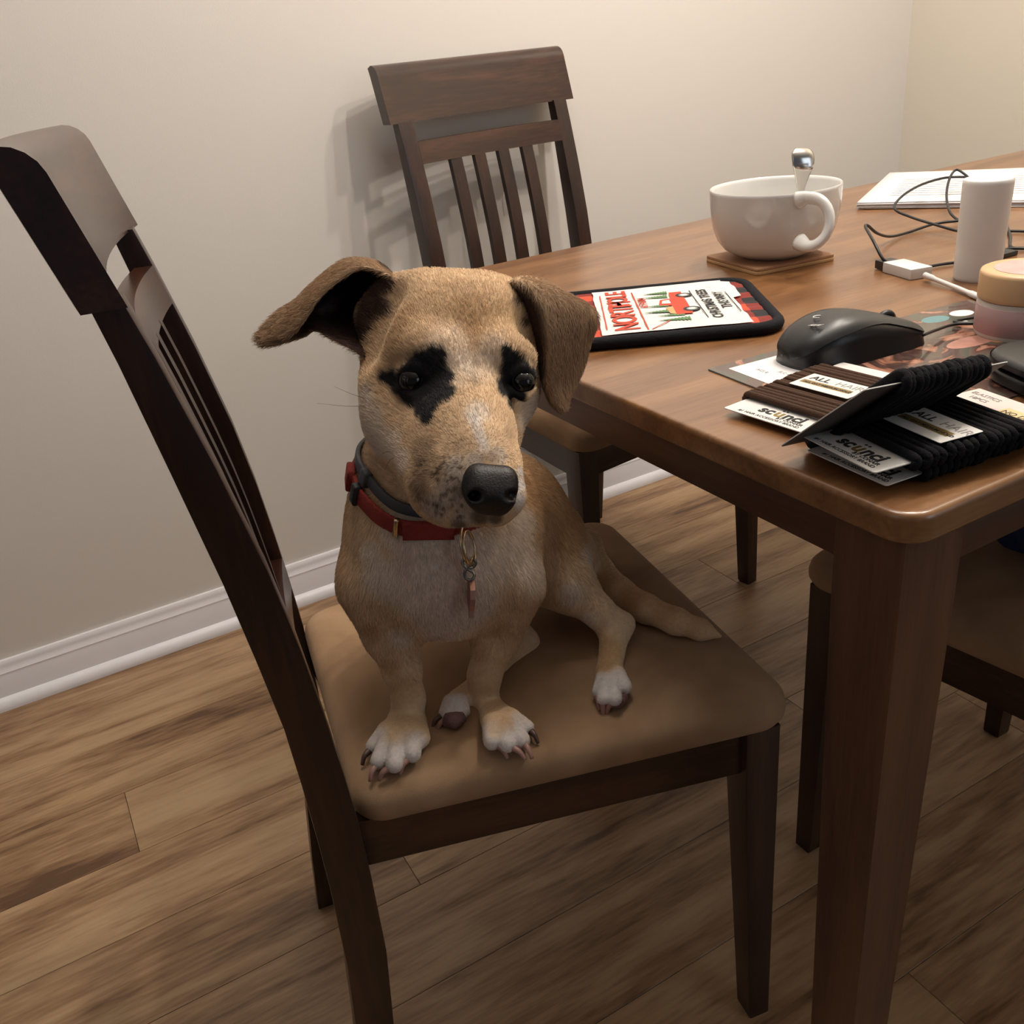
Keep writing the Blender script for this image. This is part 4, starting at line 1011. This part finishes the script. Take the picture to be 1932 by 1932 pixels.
# darker colour around the left ear root
blob(618, 584, .842, 13, np.array([.5, .40, .36]), .8, .6, ears=True)
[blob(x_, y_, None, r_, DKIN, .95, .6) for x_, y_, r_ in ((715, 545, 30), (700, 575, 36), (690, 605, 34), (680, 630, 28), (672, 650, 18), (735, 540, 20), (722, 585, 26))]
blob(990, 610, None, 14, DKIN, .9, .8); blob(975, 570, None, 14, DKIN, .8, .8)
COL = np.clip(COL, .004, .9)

dog = empty('dog', (float(at(850, 1180, .9)[0]), float(at(850, 1180, .9)[1]), SEAT))
tag(dog, 'tan and cream short-haired dog with black eye patches sitting on chair', 'dog')
O = np.array(dog.location)
def fur_mat(name, attr, hair):
    m, nt, b = new_mat(name); N = nt.nodes.new; L = nt.links.new
    a = N('ShaderNodeAttribute'); a.attribute_name = attr
    mul = N('ShaderNodeMix'); mul.data_type = 'RGBA'; mul.blend_type = 'MULTIPLY'; mul.inputs[0].default_value = 1
    tc = N('ShaderNodeTexCoord'); nz = N('ShaderNodeTexNoise'); nz.inputs['Scale'].default_value = 260; nz.inputs['Detail'].default_value = 3
    L(tc.outputs['Object'], nz.inputs['Vector']); mr = N('ShaderNodeMapRange'); mr.inputs['To Min'].default_value = .75; mr.inputs['To Max'].default_value = 1.15
    L(nz.outputs['Fac'], mr.inputs[0]); cb = N('ShaderNodeCombineColor'); [L(mr.outputs[0], cb.inputs[i]) for i in range(3)]
    L(a.outputs['Color'], mul.inputs[6]); L(cb.outputs[0], mul.inputs[7])
    if hair: L(a.outputs['Color'], b.inputs['Base Color']); b.inputs['Roughness'].default_value = .65; b.inputs['Specular IOR Level'].default_value = .3
    else: L(mul.outputs[2], b.inputs['Base Color']); b.inputs['Roughness'].default_value = .8; b.inputs['Specular IOR Level'].default_value = .2
    return m
me = bpy.data.meshes.new('body'); nq = len(AQ)
me.vertices.add(len(AV)); me.vertices.foreach_set('co', (AV - O).astype(np.float32).ravel())
me.loops.add(nq * 4); me.loops.foreach_set('vertex_index', AQ.astype(np.int32).ravel())
me.polygons.add(nq); me.polygons.foreach_set('loop_start', np.arange(0, nq * 4, 4, dtype=np.int32))
me.update(calc_edges=True); me.validate()
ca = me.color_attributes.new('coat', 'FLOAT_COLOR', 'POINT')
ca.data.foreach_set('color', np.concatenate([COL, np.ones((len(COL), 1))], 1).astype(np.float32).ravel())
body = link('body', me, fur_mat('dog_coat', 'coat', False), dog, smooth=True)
# short hair
VN = np.zeros(len(AV) * 3, np.float32); me.vertices.foreach_get('normal', VN) if hasattr(me.vertices[0], 'normal') else None
VN = VN.reshape(-1, 3).astype(float)
NOSE = at(925, 922, .666)
flow = np.tile(np.array([0, 0, -1.0]), (len(AV), 1)) + np.array([.15, .25, 0])
hc = at(860, 740, .78); dh = np.linalg.norm(AV - hc, axis=1); wh = smooth((.135 - dh) / .04)[:, None]
away = AV - NOSE; away /= np.linalg.norm(away, axis=1, keepdims=True); away = away + np.array([0, .25, .15])
flow = flow * (1 - wh) + away * wh
for i in range(6):
    d_ = nrm(tl[i + 1] - tl[i]); dist = np.linalg.norm(AV - (tl[i] + tl[i + 1]) / 2, axis=1); wt = smooth((.045 - dist) / .02)[:, None]
    flow = flow * (1 - wt) + d_ * wt
for a, b_, B in earinfo: flow[a:b_] = nrm(B[-1].mean(0) - B[0].mean(0))
tri = np.concatenate([AQ[:, [0, 1, 2]], AQ[:, [0, 2, 3]]])
A_, B_, C_ = AV[tri[:, 0]], AV[tri[:, 1]], AV[tri[:, 2]]
ar = np.linalg.norm(np.cross(B_ - A_, C_ - A_), axis=1) / 2
cen = (A_ + B_ + C_) / 3
wgt = ar * np.where(cen[:, 2] < SEAT + .003, 0, 1)
den = np.linalg.norm(cen - NOSE, axis=1); wgt = wgt * np.where(den < .024, 0, 1) * np.where(den < .20, 1.5, 1)
# nothing grows where the camera side never shows from: thin out the far side a little
rs = np.random.RandomState(11); NH = 210000
pick = rs.choice(len(tri), NH, p=wgt / wgt.sum()); r1 = np.sqrt(rs.rand(NH)); r2 = rs.rand(NH)
bw = np.stack([1 - r1, r1 * (1 - r2), r1 * r2], 1)
def bar(X): return (X[tri[pick]] * bw[..., None]).sum(1)
P0 = bar(AV); NN = bar(VN); NN /= np.maximum(np.linalg.norm(NN, axis=1, keepdims=True), 1e-6)
FL = bar(flow) + rs.randn(NH, 3) * .22; FL -= NN * (FL * NN).sum(1, keepdims=True); FL /= np.maximum(np.linalg.norm(FL, axis=1, keepdims=True), 1e-6)
HCc = bar(COL) * (1 + rs.randn(NH, 1) * .14)
dn = np.linalg.norm(P0 - NOSE, axis=1)
ln = .0062 * (.8 + .4 * rs.rand(NH)); ln *= np.interp(dn, [.02, .06, .14, .25], [.35, .55, .8, 1.0])
ln *= np.interp(P0[:, 2], [SEAT + .03, SEAT + .09], [.30, 1.0]) * np.where((P0 - at(1250, 1150, .95)) @ R_ > -.05, 1.0, 1.0)
for (p, r) in CUTS:
    de = np.linalg.norm(P0 - at(p[0], p[1], p[2] + .004), axis=1); ln *= np.interp(de, [.010, .022], [.25, 1])
lift = .42
tt = np.array([0, .35, .7, 1.0])
P = P0[:, None, :] + NN[:, None, :] * (ln[:, None] * lift * (tt ** .75))[..., None] * .75 + FL[:, None, :] * (ln[:, None] * (tt ** 1.3))[..., None] - NN[:, None, :] * .0004
hcv = bpy.data.hair_curves.new('fur'); hcv.add_curves([4] * NH)
hcv.points.foreach_set('position', (P - O).astype(np.float32).ravel())
rad = np.tile(np.array([.00016, .00015, .00011, .00004], np.float32), NH)
if 'radius' not in hcv.attributes: hcv.attributes.new('radius', 'FLOAT', 'POINT')
hcv.attributes['radius'].data.foreach_set('value', rad)
at_ = hcv.attributes.new('furcol', 'FLOAT_COLOR', 'CURVE')
at_.data.foreach_set('color', np.concatenate([np.clip(HCc, .003, .95), np.ones((NH, 1))], 1).astype(np.float32).ravel())
hcv.materials.append(fur_mat('dog_hair', 'furcol', True))
fo = bpy.data.objects.new('fur', hcv); sc.collection.objects.link(fo); fo.parent = dog; fo['kind'] = 'stuff'
def dlink(name, me_, mat, smooth_=True):
    o = link(name, me_, mat, dog, smooth=smooth_); o.location = -Vector(O); return o
# eyes
def sphere_me(c, r, sx=1, n=32):
    bm = bmesh.new(); bmesh.ops.create_uvsphere(bm, u_segments=n, v_segments=n // 2, radius=r)
    for v in bm.verts: v.co = v.co + Vector(c)
    m_ = bpy.data.meshes.new('s'); bm.to_mesh(m_); bm.free(); return m_
for (px, py, d, r) in ((778, 718, .7460, .0114), (986, 721, .7480, .0106)):
    e = dlink('eye', sphere_me(at(px, py, d), r), M['eye'])
    ir = link('iris', tube_me([at(px, py, d) - V_ * r * .62 + (R_ * math.cos(a) + D_ * math.sin(a)) * r * .735 for a in np.linspace(0, 2 * PI, 32, endpoint=False)], .0007, 6, True), M['iris'], e, smooth=True)
# nose leather
nf = Field(NOSE - .04, NOSE + .04, .0009)
NSC = .86
for a, b_, r1_, r2_, k in (((903, 902, .677), (950, 905, .679), .0130, .0125, .008), ((905, 930, .674), (948, 934, .676), .0140, .0130, .008), ((915, 950, .680), (940, 954, .681), .0095, .0090, .008), ((890, 918, .688), (905, 925, .680), .010, .010, .008)):
    fn, lo_, hi_ = cap_fn(at(*a), at(*b_), r1_ * NSC, r2_ * NSC); nf.put(fn, lo_, hi_, k)
for a, b_, r_ in (((905, 938, .6555), (892, 934, .672), .0038), ((957, 938, .659), (968, 934, .675), .0033)):
    fn, lo_, hi_ = cap_fn(at(*a), at(*b_), r_, r_); nf.put(fn, lo_, hi_, .004, sub=True)
fn, lo_, hi_ = cap_fn(at(931, 935, .6595), at(928, 975, .668), .0011, .0011); nf.put(fn, lo_, hi_, .003, sub=True)
nv_, nq_ = surfnet(nf); dlink('nose', pyd(nv_, nq_.tolist()), M['nose'])
# claws
def claw(tip, dirv, mat, L=.0145, r=.0034):
    d_ = nrm(dirv); p0 = tip - d_ * .002; p1 = tip + d_ * L * .55 + np.array([0, 0, .0012]); p2 = tip + d_ * L + np.array([0, 0, -.004])
    P_ = catmull([p0, p1, p2], 4); dlink('claw', tube_me(P_, np.linspace(r, r * .5, len(P_)), 8), mat)
def claws(tips, targets, heel, mats):
    for tp_, tg, mt in zip(tips, targets, mats):
        g = onz(tg[0], tg[1], SEAT + .0025); s_ = tp_ + nrm(g - tp_) * .0065; claw(s_, g - s_, mt, L=max(.009, np.linalg.norm(g - s_)))
cl, cdk = M['claw'], M['claw_dark']
claws(T1, [(682, 1437), (697, 1468), (714, 1466), (753, 1455)], None, [cdk, cl, cl, cl])
claws(T2, [(957, 1424), (990, 1427), (1003, 1425), (1010, 1390)], None, [cl, cl, cl, cdk])
claws(T3, [(1130, 1330), (1138, 1336), (1148, 1336), (1176, 1310)], None, [cl] * 4)
claws(T4, [(820, 1362), (832, 1366)], None, [cdk, cl])
# underside pads of the tucked hind paw
dlink('paw_pad', tube_me([onz(842, 1358, SEAT + .007), onz(858, 1360, SEAT + .008), onz(872, 1352, SEAT + .007)], [.007, .0085, .006], 12), M['pad'])
dlink('paw_pad', tube_me([onz(1150, 1326, SEAT + .006), onz(1164, 1326, SEAT + .006), onz(1178, 1314, SEAT + .006)], [.005, .006, .005], 12), M['pad'])
# whiskers
for pts in ([(690, 752, .765), (660, 742, .77), (630, 729, .775)], [(691, 766, .765), (650, 766, .77), (598, 761, .775)], [(742, 852, .74), (728, 853, .745), (716, 860, .75)], [(746, 862, .74), (734, 870, .742), (726, 888, .745)], [(980, 845, .72), (1005, 857, .715), (1025, 885, .71)]):
    dlink('whisker', tube_me(catmull([at(*p) for p in pts], 6), np.linspace(.00022, .00008, 13), 5), M['whisker'])
# collars follow the neck
NB = BODY[:8]
def body_sdf(P):
    F = np.full(len(P), .3)
    for fn, a, b_, k in NB:
        d_ = fn(P[:, 0][:, None, None], P[:, 1][:, None, None], P[:, 2][:, None, None])[:, 0, 0]; h = np.clip(.5 + .5 * (d_ - F) / k, 0, 1); F = d_ * (1 - h) + F * h - k * h * (1 - h)
    return F
def band(name, ctrl, width, th, mat, parent, lift_=.0015, only=None, outn=96):
    loop = catmull([at(*p) for p in ctrl], outn // len(ctrl), True); c = loop.mean(0)
    pl = np.linalg.svd(loop - c)[2][2]; pl = pl if pl[2] > 0 else -pl
    res = []
    for p in loop:
        d_ = nrm(p - c); ts = np.arange(.02, .14, .0008); f = body_sdf(c[None] + d_[None] * ts[:, None]); i = np.where(f < lift_)[0]
        t_ = ts[i[-1]] if len(i) else np.linalg.norm(p - c); res.append((c + (p - c) * (t_ / max(1e-6, (p - c) @ d_)) , d_))
    rings = []
    pts = np.array([r[0] for r in res]); pts = (pts + np.roll(pts, 1, 0) + np.roll(pts, -1, 0)) / 3
    m_ = len(pts)
    for i in range(m_):
        T = nrm(pts[(i + 1) % m_] - pts[i - 1]); d_ = nrm(res[i][1] - T * (res[i][1] @ T)); up = nrm(np.cross(T, d_)); up = up if up @ pl > 0 else -up
        q = []
        for (u, v) in rrect(th, width, min(th, width) * .3, 2): q.append(pts[i] + d_ * (u + th / 2) + up * v)
        rings.append(q)
    o = link(name, sweep(rings, close=True), mat, parent, smooth=True); return o, pts, pl, [r[1] for r in res]
redc = [(664, 884, .835), (698, 945, .80), (745, 988, .785), (800, 1004, .778), (858, 1006, .780), (900, 994, .79), (928, 960, .82), (935, 910, .86), (905, 850, .91), (830, 815, .93), (735, 825, .91)]
gryc = [(680, 852, .835), (706, 900, .80), (752, 946, .785), (805, 972, .775), (858, 978, .780), (900, 965, .79), (926, 930, .82), (932, 880, .86), (900, 825, .91), (830, 795, .93), (738, 800, .91)]
col_root = empty('dog_collar', tuple(at(800, 1004, .778))); tag(col_root, 'red webbing collar with brass ring and copper tag around the dog\'s neck', 'collar')
co = Vector(col_root.location)
o, pts, pl, dd = band('webbing', redc, .0165, .0036, M['red_strap'], col_root, .001); o.location = -co
g_root = empty('flea_collar', tuple(at(752, 946, .785))); tag(g_root, 'grey rubber collar worn above the red one on dog\'s neck', 'collar')
o2, pts2, pl2, dd2 = band('rubber_band', gryc, .0105, .0042, M['grey_strap'], g_root, .002); o2.location = -Vector(g_root.location)
def clink(name, me_, mat, root=col_root, smooth_=True):
    q = link(name, me_, mat, root, smooth=smooth_); q.location = -Vector(root.location); return q
# loops / buckle on straps
def nearest(P_, px, py):
    s = []
    for p in P_:
        v = p - CAM; z = v @ V_; s.append((966 + FPX * (v @ R_) / z - px) ** 2 + (966 + FPX * (v @ D_) / z - py) ** 2 + (1e6 if z > .86 else 0))
    return int(np.argmin(s))
def keeper(P_, dd_, i, width, th, length, mat, root, name):
    T = nrm(P_[(i + 1) % len(P_)] - P_[i - 1]); d_ = nrm(dd_[i] - T * (dd_[i] @ T)); up = np.cross(T, d_); rings = []
    for s in np.linspace(-length / 2, length / 2, 4):
        rings.append([P_[i] + T * s + d_ * (u + th / 2) + up * v for u, v in rrect(th, width, th * .3, 3)])
    return clink(name, sweep(rings), mat, root)
keeper(pts2, dd2, nearest(pts2, 702, 892), .0150, .0075, .010, M['grey_strap'], g_root, 'keeper_loop')
keeper(pts, dd, nearest(pts, 694, 925), .0200, .0080, .008, M['black_rubber'], col_root, 'slide_buckle')
keeper(pts, dd, nearest(pts, 680, 900), .0205, .0075, .018, M['red_strap'], col_root, 'webbing_fold')
keeper(pts, dd, nearest(pts, 752, 990), .0185, .0062, .004, M['brass'], col_root, 'slider')
keeper(pts, dd, nearest(pts, 810, 1008), .0175, .0062, .044, M['red_strap'], col_root, 'strap_end')
# ring, hook, tag hang in front of chest
cd0 = (hit(884, 1040) or .77) - .006
def ringpts(px, py, d, rx, ry, ax1, ax2, n=28): return [at(px, py, d) + ax1 * rx * math.cos(a) + ax2 * ry * math.sin(a) for a in np.linspace(0, 2 * PI, n, endpoint=False)]
ax = nrm(R_ * .32 + V_ * .9)
clink('ring', tube_me(ringpts(881, 1026, cd0, .013, .0165, ax, nrm(D_ + R_ * .12)), .0015, 8, True), M['brass'])
clink('ring', tube_me(ringpts(886, 1034, cd0 - .003, .012, .0155, ax, nrm(D_ + R_ * .15)), .0012, 8, True), M['brass'])
hk = [(877, 1052), (873, 1062), (880, 1072), (891, 1079), (895, 1086), (889, 1094), (879, 1091), (877, 1080), (883, 1072), (893, 1070), (898, 1062), (894, 1054)]
clink('hook', tube_me(catmull([at(x_, y_, cd0 - .004 - .001 * (i % 3)) for i, (x_, y_) in enumerate(hk)], 4), .0013, 8), M['iron'])
# tag: a thin disc seen edge-on
tb = at(889, 1130, cd0 + .001); n_ = nrm(R_ + V_ * .22); u_ = nrm(np.cross(n_, D_)); v_ = nrm(np.cross(u_, n_))
prof2 = [(-.0045, -.016), (.0045, -.016), (.0085, -.008), (.0085, 0), (.0065, .006), (.002, .010), (.0012, .0165), (-.0012, .0165), (-.002, .010), (-.0065, .006), (-.0085, 0), (-.0085, -.008)]
sg = 1 if v_ @ D_ > 0 else -1
clink('name_tag', sweep([[tb + u_ * a_ + v_ * sg * b_ + n_ * s_ for a_, b_ in prof2] for s_ in (-.0022, .0022)]), M['copper'], smooth_=False)
